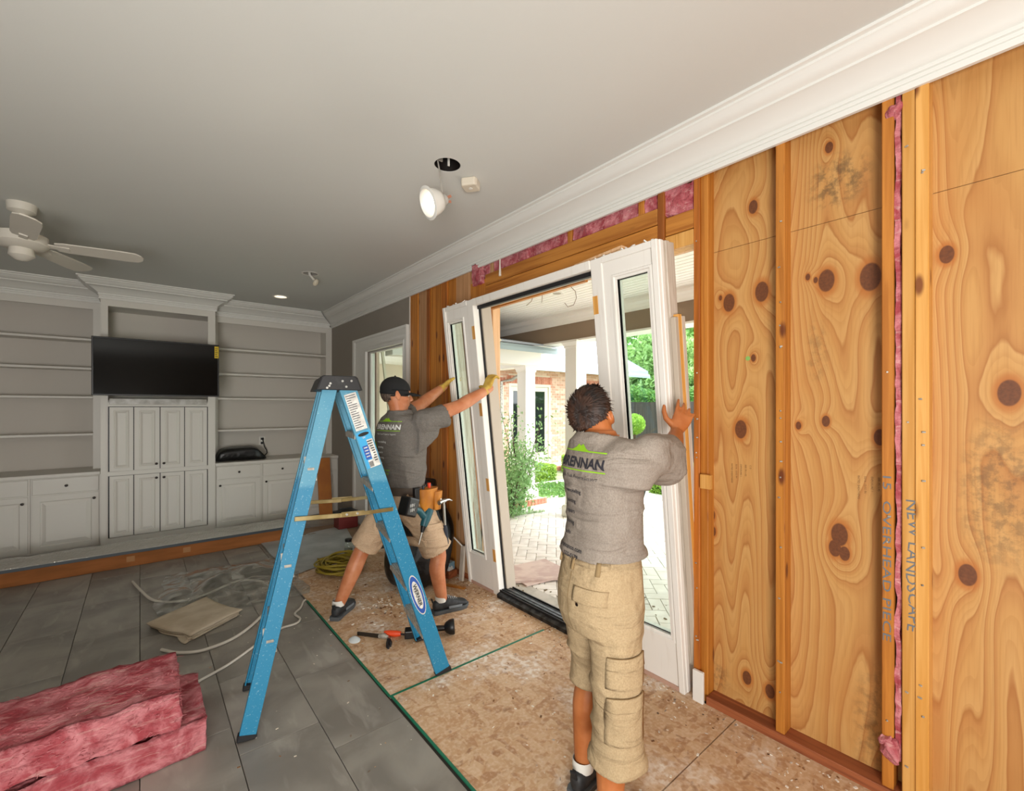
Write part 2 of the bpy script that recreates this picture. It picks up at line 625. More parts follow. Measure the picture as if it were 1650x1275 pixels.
# floor
fl = MB().box((-2.6, -2.6, -.15), (2.3, 7.3, -.012)).build('floor', M['grout'])
struct(fl)
tmesh = MB().box((0, 0, -.012), (.327, .657, 0)).build('floor_tile', M['tile'], fl, bevel=.0015, seg=1)
tiles = []
random.seed(4)
first = True
def put_tile(x, y, sx=1, sy=1):
    global first
    o = tmesh if first else tmesh.copy()
    if not first:
        COL.objects.link(o)
    first = False
    o.location = (x, y, random.uniform(-.0006, .0006))
    o.scale = (sx, sy, 1)
ncol = 11
for c in range(ncol):
    x = .990 - .33 * (c + 1)
    y = -2.6 + (.22 * c) % .66 - .66
    while y < 6.6:
        put_tile(x, y)
        y += .66
for c in range(4):
    x = .993 + .33 * c
    y = 4.56 + .2 * (c % 2)
    while y < 6.6:
        put_tile(x, y, 1 if c < 3 else .68)
        y += .66
for y, w in ((3.70, .4), (4.13, .75)):
    put_tile(.993, y, w, .64)
# strand boards
def board(x0, y0, x1, y1, name='strand_board'):
    b = MB().box((x0, y0, -.012), (x1, y1, .004)).build(name, M['osb'], fl)
    return b
board(.999, 2.199, 2.2, 4.55)
board(1.008, .98, 2.2, 2.187)
board(1.008, -.24, 2.2, .974)
board(1.008, -2.5, 2.2, -.246)
def edge(p0, p1, w=.007):
    MB().bar((*p0, .003), (*p1, .003), .006, w, (0, 0, 1)).build('painted_edge', M['green'], fl)
edge((.996, 2.20), (.996, 3.69), .011)
edge((.996, 2.194), (2.093, 2.194), .014)
edge((1.004, .98), (1.004, 2.184), .011)
edge((1.004, -.24), (1.004, .974))
edge((1.004, .977), (1.25, .977))
board(2.2, 1.2, 2.30, 3.24, 'door_sill_board')

# ceiling with three round holes
def plate_with_holes(x0, y0, x1, y1, z, holes, thick=.02, n=36):
    bm = bmesh.new()
    def ring(pts):
        vs = [bm.verts.new((x, y, z)) for x, y in pts]
        for i in range(len(vs)):
            bm.edges.new((vs[i], vs[(i + 1) % len(vs)]))
    ring([(x0, y0), (x1, y0), (x1, y1), (x0, y1)])
    for cx, cy, r in holes:
        ring([(cx + r * cos(2 * pi * k / n), cy + r * sin(2 * pi * k / n)) for k in range(n)])
    bmesh.ops.triangle_fill(bm, use_beauty=True, edges=bm.edges[:])
    ex = bmesh.ops.extrude_face_region(bm, geom=bm.faces[:])
    for g in ex['geom']:
        if isinstance(g, bmesh.types.BMVert):
            g.co.z += thick
    bmesh.ops.recalc_face_normals(bm, faces=bm.faces)
    me = bpy.data.meshes.new('plate')
    bm.to_mesh(me)
    bm.free()
    return me
HOLES = [(1.346, 2.203, .074), (1.349, 4.888, .07), (1.342, 6.134, .07)]
ce = link('ceiling', plate_with_holes(-2.6, -2.6, 2.32, 7.3, CEIL, HOLES), M['ceil'])
struct(ce)
struct(MB().box((-2.6, -2.6, CEIL + .32), (2.32, 7.3, CEIL + .36)).build('ceiling_deck', M['studpale']))
struct(MB().box((-2.72, -2.7, -.1), (-2.6, 7.3, CEIL + .34)).build('wall_left', M['wallgrey']))
struct(MB().box((-2.72, -2.72, -.1), (2.32, -2.6, CEIL + .34)).build('wall_front', M['wallgrey']))
struct(MB().box((-2.72, 7.2, -.1), (2.32, 7.32, CEIL + .34)).build('wall_back', M['wallgrey']))

# right wall: grey drywall with the glazed door, then bare framing
DY0, DY1, DZ = 4.50, 5.53, 2.20
wr = MB()
wr.box((XW, DY1, 0), (XW + .1, 7.2, CEIL)).box((XW, 4.385, 0), (XW + .1, DY0, CEIL)).box((XW, DY0, DZ), (XW + .1, DY1, CEIL))
wr = struct(wr.build('wall_right', M['wallgrey']))
MB().box((XW - .003, 4.374, 0), (XW + .1, 4.386, 2.7)).build('drywall_edge', M['drywall'], wr)
random.seed(8)
def stud(y0, y1, z0=.04, z1=CEIL, m='stud', name='stud', x0=XW, dep=.085):
    return MB().box((x0, y0, z0), (x0 + dep, y1, z1)).build(name, M[m], wr, bevel=.0025, seg=1)
# right of the opening
stud(1.163, 1.195, 0, CEIL, 'studdark', x0=XW)
stud(1.124, 1.163, 0, CEIL, 'stud', x0=XW + .012)
stud(.768, .805)
stud(.392, .428)
stud(.331, .368, m='studlight')
stud(.292, .330, m='studlight', x0=XW - .004)
stud(-.12, -.082)
stud(-.53, -.492)
stud(-.94, -.902)
stud(-1.75, -1.712)
stud(-2.2, -2.16)
# left of the opening: a pack of boards
ys = [4.372, 4.205, 4.02, 3.955, 3.835, 3.725, 3.625, 3.475, 3.25]
ms = ['stud', 'studpale', 'studdark', 'stud', 'stud', 'studdark', 'stud', 'studpale', 'stud']
for i, (a, b) in enumerate(zip(ys[:-1], ys[1:])):
    stud(b + .003, a - .002, 0.04, 2.8, ms[i], 'framing_board', XW + random.uniform(0, .014))
stud(3.02, 3.245, 2.35, 2.575, 'stud', 'framing_board', XW + .006)
MB().box((XW + .004, 3.2, .04), (XW + .09, 3.247, 2.35)).build('trimmer_stud', M['studdark'], wr, bevel=.002, seg=1)
# header
def beam(y0, y1, z0, z1, x0=XW, m='beam', dep=.085):
    return MB().box((x0, y0, z0), (x0 + dep, y1, z1)).build('header_board', M[m], wr, bevel=.003, seg=1)
beam(1.405, 3.018, 2.515, 2.603, XW - .004)
beam(1.405, 3.018, 2.40, 2.512, XW)
stud(1.362, 1.402, 2.36, CEIL, 'studdark', 'cripple_stud', XW - .006)
stud(2.06, 2.098, 2.605, CEIL, 'stud', 'cripple_stud', XW + .01)
stud(2.93, 2.968, 2.605, CEIL, 'studpale', 'cripple_stud', XW + .01)
stud(1.50, 1.538, 2.605, CEIL, 'stud', 'cripple_stud', XW + .01)
beam(1.197, 1.36, 2.437, 2.535, XW + .004)
beam(1.197, 1.36, 2.352, 2.43, XW, 'studlight')
MB().box((XW + .03, 1.197, 2.365), (XW + .14, 3.2, 2.40)).build('soffit_board', M['frame2'], wr)
for k, (y0, y1, z) in enumerate([(1.8, 2.9, 2.36), (2.0, 3.15, 2.352)]):
    MB().bar((XW + .06 + .03 * k, y0, z), (XW + .05 + .04 * k, y1, z - .01), .018, .03).build('splintered_lath', M['beam'], wr)
# rough edge of the opening, outer brick mould
MB().box((XW + .086, 1.182, 0), (XW + .16, 1.214, 2.34)).build('outer_casing', mat('primed_casing', 'c9a892', .7), wr)
MB().box((XW + .086, 3.2, 0), (XW + .15, 3.24, 2.34)).build('outer_casing', M['studpale'], wr)
# plywood sheathing
for y0, y1 in ((.353, 1.2), (-.865, .349), (-2.6, -.869)):
    for z0, z1 in ((0, 2.2985), (2.3015, CEIL)):
        MB().box((XW + .074, y0, z0), (XW + .088, y1, z1)).build('plywood_sheet', M['ply'], wr)
MB().box((XW + .088, 3.2, 0), (XW + .1, 4.4, CEIL)).build('plywood_sheet', M['ply'], wr)
MB().box((XW + .088, 1.15, 2.36), (XW + .1, 3.25, CEIL)).build('plywood_sheet', M['ply'], wr)
for y0, y1 in ((-2.6, 1.123), (3.25, 4.372)):
    MB().box((XW - .012, y0, 0), (XW + .088, y1, .042)).build('bottom_plate', M['plate'], wr, bevel=.003, seg=1)
MB().box((XW - .01, -2.6, 2.74), (XW + .074, 4.37, CEIL)).build('top_plate', M['stud'], wr)
# small wood block, white stub at the opening's foot
MB().box((XW - .022, 1.095, 1.09), (XW, 1.15, 1.162)).build('wood_block', M['studlight'], wr, bevel=.002, seg=1)
MB().box((XW - .03, 1.13, 0), (XW - .012, 1.185, .16)).build('casing_stub', M['white'], wr, bevel=.002, seg=1)
# pink insulation in the framing
def fluff(name, lo, hi, parent, amp=.012, seed=0, step=.02):
    mb = MB()
    nx, ny, nz = [max(2, int((hi[i] - lo[i]) / step)) for i in range(3)]
    bm = bmesh.new()
    bmesh.ops.create_cube(bm, size=1)
    bm.free()
    def grid(f, nu, nv):
        vs = [f(i / nu, j / nv) for j in range(nv + 1) for i in range(nu + 1)]
        fs = [(j * (nu + 1) + i, j * (nu + 1) + i + 1, (j + 1) * (nu + 1) + i + 1, (j + 1) * (nu + 1) + i) for j in range(nv) for i in range(nu)]
        mb.add(vs, fs)
    L = lambda a, b, t: a + (b - a) * t
    for s in (0, 1):
        grid(lambda u, v: (L(lo[0], hi[0], s), L(lo[1], hi[1], u), L(lo[2], hi[2], v)), ny, nz)
        grid(lambda u, v: (L(lo[0], hi[0], u), L(lo[1], hi[1], s), L(lo[2], hi[2], v)), nx, nz)
        grid(lambda u, v: (L(lo[0], hi[0], u), L(lo[1], hi[1], v), L(lo[2], hi[2], s)), nx, ny)
    c = (V(lo) + V(hi)) / 2
    out = []
    for p in mb.v:
        p = V(p)
        q = p * 9 + V((seed, seed, seed))
        d = mnoise.noise_vector(q) * amp + mnoise.noise_vector(q * 3.1) * amp * .5
        out.append(p + d + (p - c).normalized() * amp * .4)
    mb.v = out
    o = mb.build(name, M['pink'], parent, smooth=True, ang=80)
    bm = bmesh.new()
    bm.from_mesh(o.data)
    bmesh.ops.remove_doubles(bm, verts=bm.verts, dist=1e-5)
    bm.to_mesh(o.data)
    bm.free()
    return o
fluff('insulation_strip', (XW + .012, .372, .16), (XW + .06, .389, 2.69), wr, .008, 1)
def tuft(c, ax, sd):
    mb = MB().ell(c, (ax[0], 0, 0), (0, ax[1], 0), (0, 0, ax[2]), 28, 20)
    mb.v = [V(p) + mnoise.noise_vector(V(p) * 26 + V((sd, sd, sd))) * .016 + mnoise.noise_vector(V(p) * 70) * .006 for p in mb.v]
    mb.build('insulation_tuft', M['pink'], wr, smooth=True, ang=80)
tuft((XW - .004, .398, .19), (.03, .026, .05), 2)
tuft((XW - .002, .41, .225), (.02, .03, .018), 5)
tuft((XW + .006, .39, 2.63), (.022, .028, .022), 3)
fluff('insulation_piece', (XW + .012, 1.2, 2.545), (XW + .06, 1.358, 2.69), wr, .02, 4, .018)
fluff('insulation_piece', (XW - .012, 3.06, 2.545), (XW + .04, 3.18, 2.70), wr, .026, 5, .014)
for i, (a, b) in enumerate([(1.405, 1.49), (1.545, 2.05), (2.105, 2.5), (2.52, 2.92), (2.975, 3.04)]):
    fluff('insulation_piece', (XW + .02, a, 2.606), (XW + .07, b, 2.70), wr, .018, 6 + i, .022)
MB().tube([(XW - .008, 2.81, 2.72), (XW - .008, 2.812, 2.64), (XW - .01, 2.808, 2.545)], [.006, .006, .011], 6).build('drywall_scrap', M['drywall'], wr)
# nails and screws on the studs
nm = MB()
for k in range(46):
    y = random.choice([.786, .41, .35, .311, 1.178, .786])
    z = random.uniform(.15, 2.6)
    x = XW - (.004 if y == .311 else 0)
    nm.cyl((x, y + random.uniform(-.012, .012), z), (x - .004, y, z), .0035, n=6)
nm.build('nail_head', M['alu'], wr, kind='stuff')
# pencilled notes on two studs and the mill stamps on the plywood
INK = mat('blue_pencil', '6a6f74', .8)
tm = MB()
flat_text(tm, 'NEW LANDSCAPE', .046, (XW - .0015, .336, 1.16), (0, 0, -1), (0, -1, 0), wide=1.32)
for i in range(len(tm.v)):
    p = V(tm.v[i])
    p.y += .016 + .004 * sin(p.z * 23)
    tm.v[i] = p
tm.build('pencil_note', INK, wr)
tm = MB()
flat_text(tm, '15  OVERHEAD PIECE', .036, (XW - .0015, .424, 1.25), (0, 0, -1), (0, -1, 0), wide=1.9)
tm.build('pencil_note', INK, wr)
STAMP = mat('stamp_ink', '6b4a2a', .8)
for yc, zc in ((.985, 1.17), (.47, 1.17)):
    tm = MB()
    for k in range(5):
        flat_text(tm, ['RATED SHEATHING', '32/16  15/32 IN', 'EXPOSURE 1', '000  PS 1-95', 'C-D'][k], .011, (XW + .0732, yc + .05 - k * .022, zc + .05), (0, 0, -1), (0, -1, 0))
    tm.build('mill_stamp', STAMP, wr)
# daylight through a small hole, put in as a bright green disc
for y, z in ((.955, 1.74),):
    MB().cyl((XW + .0735, y, z), (XW + .072, y, z), .011, n=12).build('daylight_disc', mat('daylight_disc', '7fae5a', .6), wr)

# crown mouldings
def crown_profile(h=.2, p=.19):
    return [(0, 0), (.016, 0), (.016, .018), (.012, .020), (.012, .024), (.019, .026), (.019, .036), (.014, .038), (.014, .042), (.023, .045), (.023, .056), (.018, .058), (.018, .061), (.030, .066), (.04, .077), (.055, .09), (.085, .109), (.11, .122),
            (.118, .124), (.118, .134), (.135, .14), (.155, .155), (.165, .17), (.172, .174), (.172, .184), (.19, .188), (.19, .2)]
mb = MB()
prof = [(XW - d, 2.68 + z) for d, z in crown_profile()] + [(XW + .0, CEIL)]
mb.loft([[V((x, y, z)) for x, z in prof] for y in (-2.6, 6.91)], True)
struct(mb.build('trim_1', M['trim'], smooth=True, ang=28))

# glazed door in the grey wall with its casing
d1 = struct(empty('door_1', (XW, 5.0, 0)))
mb = MB()
cas = [(0, 0), (.018, 0), (.03, .012), (.03, .02), (.022, .03), (.026, .05), (.018, .075), (.012, .098), (0, .1)]
def casing_path(d):
    return [(DY1 + d * 2.9, 0), (DY1 + d * 2.9, DZ + d * 1.25), (DY0 - d * .7, DZ + d * 1.25), (DY0 - d * .7, 0)]
rings = []
for o, d in [(.0, .15), (.034, .15), (.036, .128), (.022, .12), (.018, .085), (.024, .06), (.018, .035), (.026, .02), (.026, .004), (0, 0)]:
    rings.append([V((XW - o, y, z)) for y, z in casing_path(d)])
mb.loft(rings, False, False).build('casing', M['trim'], d1, smooth=True, ang=25)
mb = MB()
for lo, hi in (((XW + .02, DY0, 0), (XW + .075, DY0 + .045, DZ)), ((XW + .02, DY1 - .045, 0), (XW + .075, DY1, DZ)),
               ((XW + .02, DY0 + .045, DZ - .02), (XW + .075, DY1 - .045, DZ)), ((XW + .02, DY0 + .045, 0), (XW + .075, DY1 - .045, .25))):
    mb.box(lo, hi)
mb.build('door_frame', M['trim'], d1, bevel=.003, seg=1)
MB().box((XW + .045, DY0 + .045, .25), (XW + .05, DY1 - .045, DZ - .02)).build('glass_pane', M['glass'], d1)
MB().box((XW + .03, 5.33, .25), (XW + .07, 5.37, DZ - .02)).build('door_stile', mat('beige_stile', 'b9a592', .6), d1)

# ------------------------------------------------------------------ built-in shelves and cabinets on the back wall
YU, YB, YT = 6.9, 6.63, 6.58
LOOPS = [(0, 0), (.055, 0), (.062, -.008), (.07, -.008), (.1, .001), (.104, .001)]
DRAW = [(0, -.004), (.006, 0), (.01, 0)]
def cab_front(parent, name, x0, x1, z0, z1, y, loops, knob=None, **kw):
    w, h = x1 - x0, z1 - z0
    k = min(1, min(w, h) / .30)
    lp = [(i * k, o) for i, o in loops]
    d = MB().panel((x0, y - .018, z0), (1, 0, 0), (0, 0, 1), w, h, lp, .018).build(name, M['cab'], parent)
    if knob:
        kx, kz = knob
        MB().lathe([(0, 0), (.006, 0), (.005, .014), (.011, .017), (.014, .024), (.01, .031), (0, .032)], (kx, y - .018, kz), (0, -1, 0), 12).build('knob', M['knob'], d, smooth=True)
    return d

def base_cabinet(x0, x1, label, group, knobside):
    e = empty('base_cabinet', ((x0 + x1) / 2, 6.9, 0), label, 'cabinet', group)
    MB().box((x0, YB, .0), (x1, 7.18, .772)).build('carcass', M['cab'], e)
    cab_front(e, 'drawer', x0 + .014, x1 - .014, .605, .762, YB, DRAW, ((x0 + x1) / 2, .685))
    kx = x0 + .05 if knobside < 0 else x1 - .05
    cab_front(e, 'door', x0 + .014, x1 - .014, .02, .59, YB, LOOPS, (kx, .53))
    return e
base_cabinet(.713, 1.221, 'white base cabinet right of the television tower, below the black cover', 'white base cabinets', -1)
base_cabinet(1.223, 1.712, 'middle white base cabinet under right shelves, just left of ladder', 'white base cabinets', -1)
base_cabinet(1.714, 2.208, 'white base cabinet in right back corner behind the leaning brown board', 'white base cabinets', -1)
base_cabinet(-.86, -.333, 'white base cabinet with one knob, left of television tower', 'white base cabinets', 1)
base_cabinet(-1.40, -.862, 'second white base cabinet left of the television tower', 'white base cabinets', 1)
base_cabinet(-1.94, -1.402, 'third white base cabinet left of the television tower', 'white base cabinets', 1)
w = MB().box((.713, YB - .025, .773), (2.208, 7.18, .81)).build('worktop', M['cab'], bevel=.006)
tag(w, 'white worktop under right shelves with the black cover lying on it', 'worktop')
w = MB().box((-1.94, YB - .025, .773), (-.333, 7.18, .81)).build('worktop', M['cab'], bevel=.006)
tag(w, 'white worktop under the shelves left of the television tower', 'worktop')

def bookcase(x0, x1, xi0, xi1, label):
    e = empty('bookcase', ((x0 + x1) / 2, 7.0, .81), label, 'bookcase')
    MB().box((x0, YU, .811), (xi0, 7.18, 2.70)).build('side_panel', M['cab'], e)
    MB().box((xi1, YU, .811), (x1, 7.18, 2.70)).build('side_panel', M['cab'], e)
    MB().box((xi0, 7.165, .811), (xi1, 7.18, 2.70)).build('back_panel', M['shelfback'], e)
    MB().box((xi0, YU, 2.605), (xi1, YU + .02, 2.70)).build('top_rail', M['cab'], e)
    MB().box((xi0, YU, 2.70), (xi1, 7.18, 2.72)).build('top_panel', M['cab'], e)
    for z in (2.276, 1.95, 1.628, 1.212):
        MB().box((xi0, YU + .012, z - .026), (xi1, 7.165, z)).build('shelf', M['cab'], e, bevel=.004)
    return e
br = bookcase(.713, 2.208, .772, 2.125, 'white built-in bookcase right of the television, empty shelves')
bl = bookcase(-1.94, -.333, -1.86, -.41, 'white built-in bookcase left of the television, partly out of view')
CP = [(d, 2.68 + z) for d, z in crown_profile()]
sweep_off(MB(), CP, lambda d: [(.713, YU - d), (2.19 - d, YU - d)]).build('crown', M['trim'], br, smooth=True, ang=28)
sweep_off(MB(), CP, lambda d: [(-1.94, YU - d), (-.333, YU - d)]).build('crown', M['trim'], bl, smooth=True, ang=28)
MB().box((.713, YU, 2.721), (2.208, 7.18, 2.88)).build('frieze', M['cab'], br)
MB().box((-1.94, YU, 2.721), (-.333, 7.18, 2.88)).build('frieze', M['cab'], bl)

tw = empty('media_tower', (.19, 6.9, 0), 'tall white cabinet tower with ridged doors behind the television', 'cabinet')
X0, X1 = -.331, .711
MB().box((X0, YT + .021, 0), (X0 + .02, 7.18, 2.88)).build('side_panel', M['cab'], tw)
MB().box((X1 - .02, YT + .021, 0), (X1, 7.18, 2.88)).build('side_panel', M['cab'], tw)
MB().box((X0, YT, 0), (-.271, YT + .02, 2.88)).box((.635, YT, 0), (X1, YT + .02, 2.88)).box((-.271, YT, 2.61), (.635, YT + .02, 2.88)) \
    .box((-.271, YT, 1.512), (.635, YT + .02, 1.56)).box((-.271, YT, 0), (.635, YT + .02, .07)).box((-.271, YT, .75), (.635, YT + .02, .797)).build('face_frame', M['cab'], tw)
MB().box((X0 + .02, 7.0, 1.5), (X1 - .02, 7.02, 2.7)).build('niche_back', M['shelfback'], tw)
MB().box((X0 + .02, YT + .021, 1.56), (X1 - .02, 7.0, 1.58)).build('niche_board', M['cab'], tw)
MB().box((X0 + .02, YT + .021, 2.615), (X1 - .02, 7.0, 2.635)).build('niche_board', M['cab'], tw)
MB().box((-.26, YT - .012, 1.535), (.622, YT - .001, 1.60)).build('marble_strip', mat('marble_strip', 'cfccc6', .35, c2='a8a39a', ns=9), tw, bevel=.003)
MB().box((X0 + .02, YT + .021, .0), (X1 - .02, YT + .04, 1.51)).build('inner_board', M['black'], tw)
cols = [-.262, -.056, .176, .404, .628]
for i in range(4):
    a, b = cols[i] + .004, cols[i + 1] - .004
    ku = (b - .03, .86) if i == 1 else ((a + .03, .86) if i == 2 else None)
    kl = (b - .03, .70) if i == 1 else ((a + .03, .70) if i == 2 else None)
    cab_front(tw, 'door', a, b, .80, 1.505, YT, LOOPS, ku)
    cab_front(tw, 'door', a, b, .078, .747, YT, LOOPS, kl)
TC = [(d * .95, 2.68 + z) for d, z in crown_profile()]
sweep_off(MB(), TC, lambda d: [(X0 - d, YU - .1), (X0 - d, YT - d), (X1 + d, YT - d), (X1 + d, YU - .1)]).build('crown', M['trim'], tw, smooth=True, ang=28)

tv = empty('television', (.16, 6.25, 1.92), 'black flat television mounted before the white cabinet tower', 'television')
tx0, tx1, tz0, tz1, ty = -.381, .706, 1.625, 2.227, 6.2
MB().panel((tx0, ty, tz0), (1, 0, 0), (0, 0, 1), tx1 - tx0, tz1 - tz0, [(0, -.004), (.004, 0), (.014, 0), (.016, -.004)], .04).build('bezel', M['black'], tv)
MB().box((tx0 + .016, ty + .001, tz0 + .016), (tx1 - .016, ty + .0035, tz1 - .016)).build('screen', mat('tv_screen', '050506', .1, spec=.25), tv)
MB().box((tx0 + .25, ty + .04, tz0 + .1), (tx1 - .25, ty + .075, tz1 - .1)).build('rear_housing', M['black'], tv)
MB().box((.1, ty + .07, 1.85), (.24, YT + .43, 1.91)).build('wall_arm', M['black'], tv)
MB().box((tx1 - .045, ty - .006, tz1 - .155), (tx1 - .004, ty - .001, tz1 - .02)).build('energy_label', mat('yellow_label', 'd3b21e', .6), tv)
mb = MB()
for k in range(5):
    mb.box((tx1 - .04, ty - .008, tz1 - .05 - k * .022), (tx1 - .012 - .008 * (k % 2), ty - .0065, tz1 - .044 - k * .022))
mb.build('label_print', M['black'], tv)

# black cover lying on the worktop
bm = MB()
rings = []
for x, h, d in [(.735, .03, .1), (.75, .10, .16), (.80, .165, .17), (.95, .17, .17), (1.1, .178, .17), (1.19, .17, .165), (1.24, .11, .15), (1.29, .05, .13), (1.31, .01, .1)]:
    ring = []
    for k in range(22):
        a = 2 * pi * k / 22
        c, s = cos(a), sin(a)
        y = 6.86 + d * math.copysign(abs(c) ** .6, c)
        z = .813 + h * .5 + h * .5 * math.copysign(abs(s) ** .55, s)
        p = V((x, y, z))
        if z > .83:
            p += mnoise.noise_vector(p * 14) * .016
        ring.append(p)
    rings.append(ring)
o = bm.loft(rings).build('black_cover', M['blacksoft'], smooth=True, ang=60)
o.modifiers.new('s', 'SUBSURF').levels = 1
tag(o, 'crumpled black plastic cover lying on the white worktop beside the outlet', 'cover')
e = empty('wall_outlet', (1.33, 7.16, 1.04), 'white outlet with black plug and dangling cord above the black cover', 'outlet')
MB().box((1.29, 7.157, .97), (1.365, 7.164, 1.09)).build('cover_plate', M['white'], e, bevel=.003)
MB().box((1.31, 7.13, .985), (1.345, 7.157, 1.015)).build('adapter', M['black'], e, bevel=.004)
MB().box((1.31, 7.12, 1.045), (1.345, 7.157, 1.075)).build('plug', M['black'], e, bevel=.004)
MB().tube([(1.328, 7.115, 1.06), (1.33, 7.09, 1.02), (1.345, 7.09, .95), (1.375, 7.1, .90), (1.38, 7.1, .86), (1.34, 7.08, .82)], .007).build('power_cord', M['black'], e, smooth=True)

# ------------------------------------------------------------------ ceiling fittings
def can(i, hole, depth=.2):
    x, y, r = hole
    return MB().lathe([(r - .001, CEIL + .002 - CEIL), (r - .001, depth), (.001, depth)], (x, y, CEIL), (0, 0, 1), 28)
e = empty('recessed_light_can', (1.346, 2.203, CEIL), 'open black recessed can hole above the dangling lamp', 'light can')
can(0, HOLES[0]).build('housing', mat('dark_can', '18120f', .5), e, smooth=True)
MB().box((1.296, 2.235, CEIL + .03), (1.335, 2.245, CEIL + .13)).build('grey_plate', M['alu'], e)
MB().box((1.36, 2.22, CEIL + .01), (1.372, 2.226, CEIL + .07)).build('spring_clip', M['white'], e)

LC = V((1.222, 2.115, 2.605))
R_ = V((.7705, -.637, 0))
VW = V((.637, .7705, 0))
ax = (-R_ * .76 - VW * .52 + V((0, 0, -.40))).normalized()
e = empty('dangling_lamp', LC, 'lit white recessed lamp dangling by its cable from near ceiling hole', 'lamp')
front = LC + ax * .05
MB().lathe([(.078, -.004), (.086, 0), (.086, .003), (.072, .007), (.069, .004), (.066, -.02), (.058, -.05), (.046, -.072), (.036, -.078), (.036, -.082),
            (.05, -.078), (.062, -.056), (.071, -.025), (.074, -.004), (.078, -.004)], front, ax, 36).build('reflector_trim', mat('lamp_white', 'dcdad4', .35), e, smooth=True, ang=50)
gl = NT('warm_lamp_glow')
gl.set(gl.b, 'Emission Color', lin('fff2dc'))
gl.set(gl.b, 'Emission Strength', 3.2)
M['glow'] = gl.fin(lin('fff4e2'), .5)
MB().lathe([(.001, -.03), (.026, -.032), (.034, -.045), (.034, -.078)], front, ax, 24).build('bulb', M['glow'], e, smooth=True)
back = front - ax * .082
MB().lathe([(.001, 0), (.034, 0), (.03, -.022), (.02, -.035), (.001, -.036)], back, ax, 20).build('lamp_neck', mat('grey_neck', 'b9b7b2', .4), e, smooth=True)
cop = mat('copper_clip', 'c98d74', .35, .7)
for sgn in (-1, 1):
    q = back - ax * .03
    MB().bar(q + V((0, 0, .008 * sgn)), q - ax * .03 + V((0, 0, .016 * sgn)) + R_ * .004, .014, .003).build('copper_clip', cop, e)
lamp('lamp_glow', 'SPOT', front - ax * .02, front + ax, 5, .03, (1, .85, .66), spot_size=radians(110), spot_blend=.6)
MB().tube([(1.30, 2.24, CEIL + .12), (1.302, 2.235, CEIL + .02), (1.295, 2.2, CEIL - .06), back - ax * .01 + V((0, 0, .02)), back - ax * .02], .0045).build('cable', mat('grey_cable', 'a9a49c', .5), e, smooth=True)

e = empty('ceiling_sensor', (1.545, 2.262, CEIL), 'cream plastic box sensor on the ceiling beside the open hole', 'sensor')
MB().ext([(-.042, -.05), (.042, -.05), (.05, -.03), (.05, .03), (.042, .05), (-.042, .05), (-.05, .03), (-.05, -.03)], (1.545, 2.262, CEIL - .001), (1.545, 2.262, CEIL - .05), (.6, -.8, 0)).build('sensor_body', mat('cream_plastic', 'd9cfbd', .5), e, bevel=.008)
MB().cyl((1.545, 2.262, CEIL - .05), (1.545, 2.262, CEIL - .053), .012).build('indicator', M['white'], e)

e = empty('hanging_bulb', (1.349, 4.888, CEIL), 'small bare bulb hanging from the far ceiling hole', 'lamp')
can(1, HOLES[1], .12).build('housing', mat('pale_can', '8f8a82', .6), e, smooth=True)
MB().lathe([(.07, -.001), (.084, -.001), (.084, -.004), (.07, -.004)], (1.349, 4.888, CEIL), (0, 0, 1), 28).build('ring', M['white'], e)
MB().tube([(1.33, 4.9, CEIL + .1), (1.34, 4.87, CEIL - .02), (1.365, 4.83, CEIL - .07)], .012).build('socket', M['white'], e, smooth=True)
MB().ell((1.378, 4.808, CEIL - .105), (.026, 0, 0), (0, .026, 0), (.008, -.012, .034)).build('bulb', mat('frosted_bulb', 'cfc6b2', .2), e, smooth=True)
e = empty('recessed_downlight', (1.342, 6.134, CEIL), 'lit recessed downlight in the ceiling near the back shelves', 'lamp')
MB().lathe([(.069, .06), (.069, -.001), (.095, -.001), (.095, -.006), (.072, -.006), (.072, 0)], (1.342, 6.134, CEIL), (0, 0, 1), 28).build('trim_ring', M['white'], e, smooth=True, ang=30)
MB().cyl((1.342, 6.134, CEIL + .03), (1.342, 6.134, CEIL + .05), .062, n=24).build('bulb', M['glow'], e)
lamp('downlight_glow', 'SPOT', (1.342, 6.134, CEIL + .02), (1.342, 6.134, 0), 3, .04, (1, .82, .6), spot_size=radians(100), spot_blend=.7)

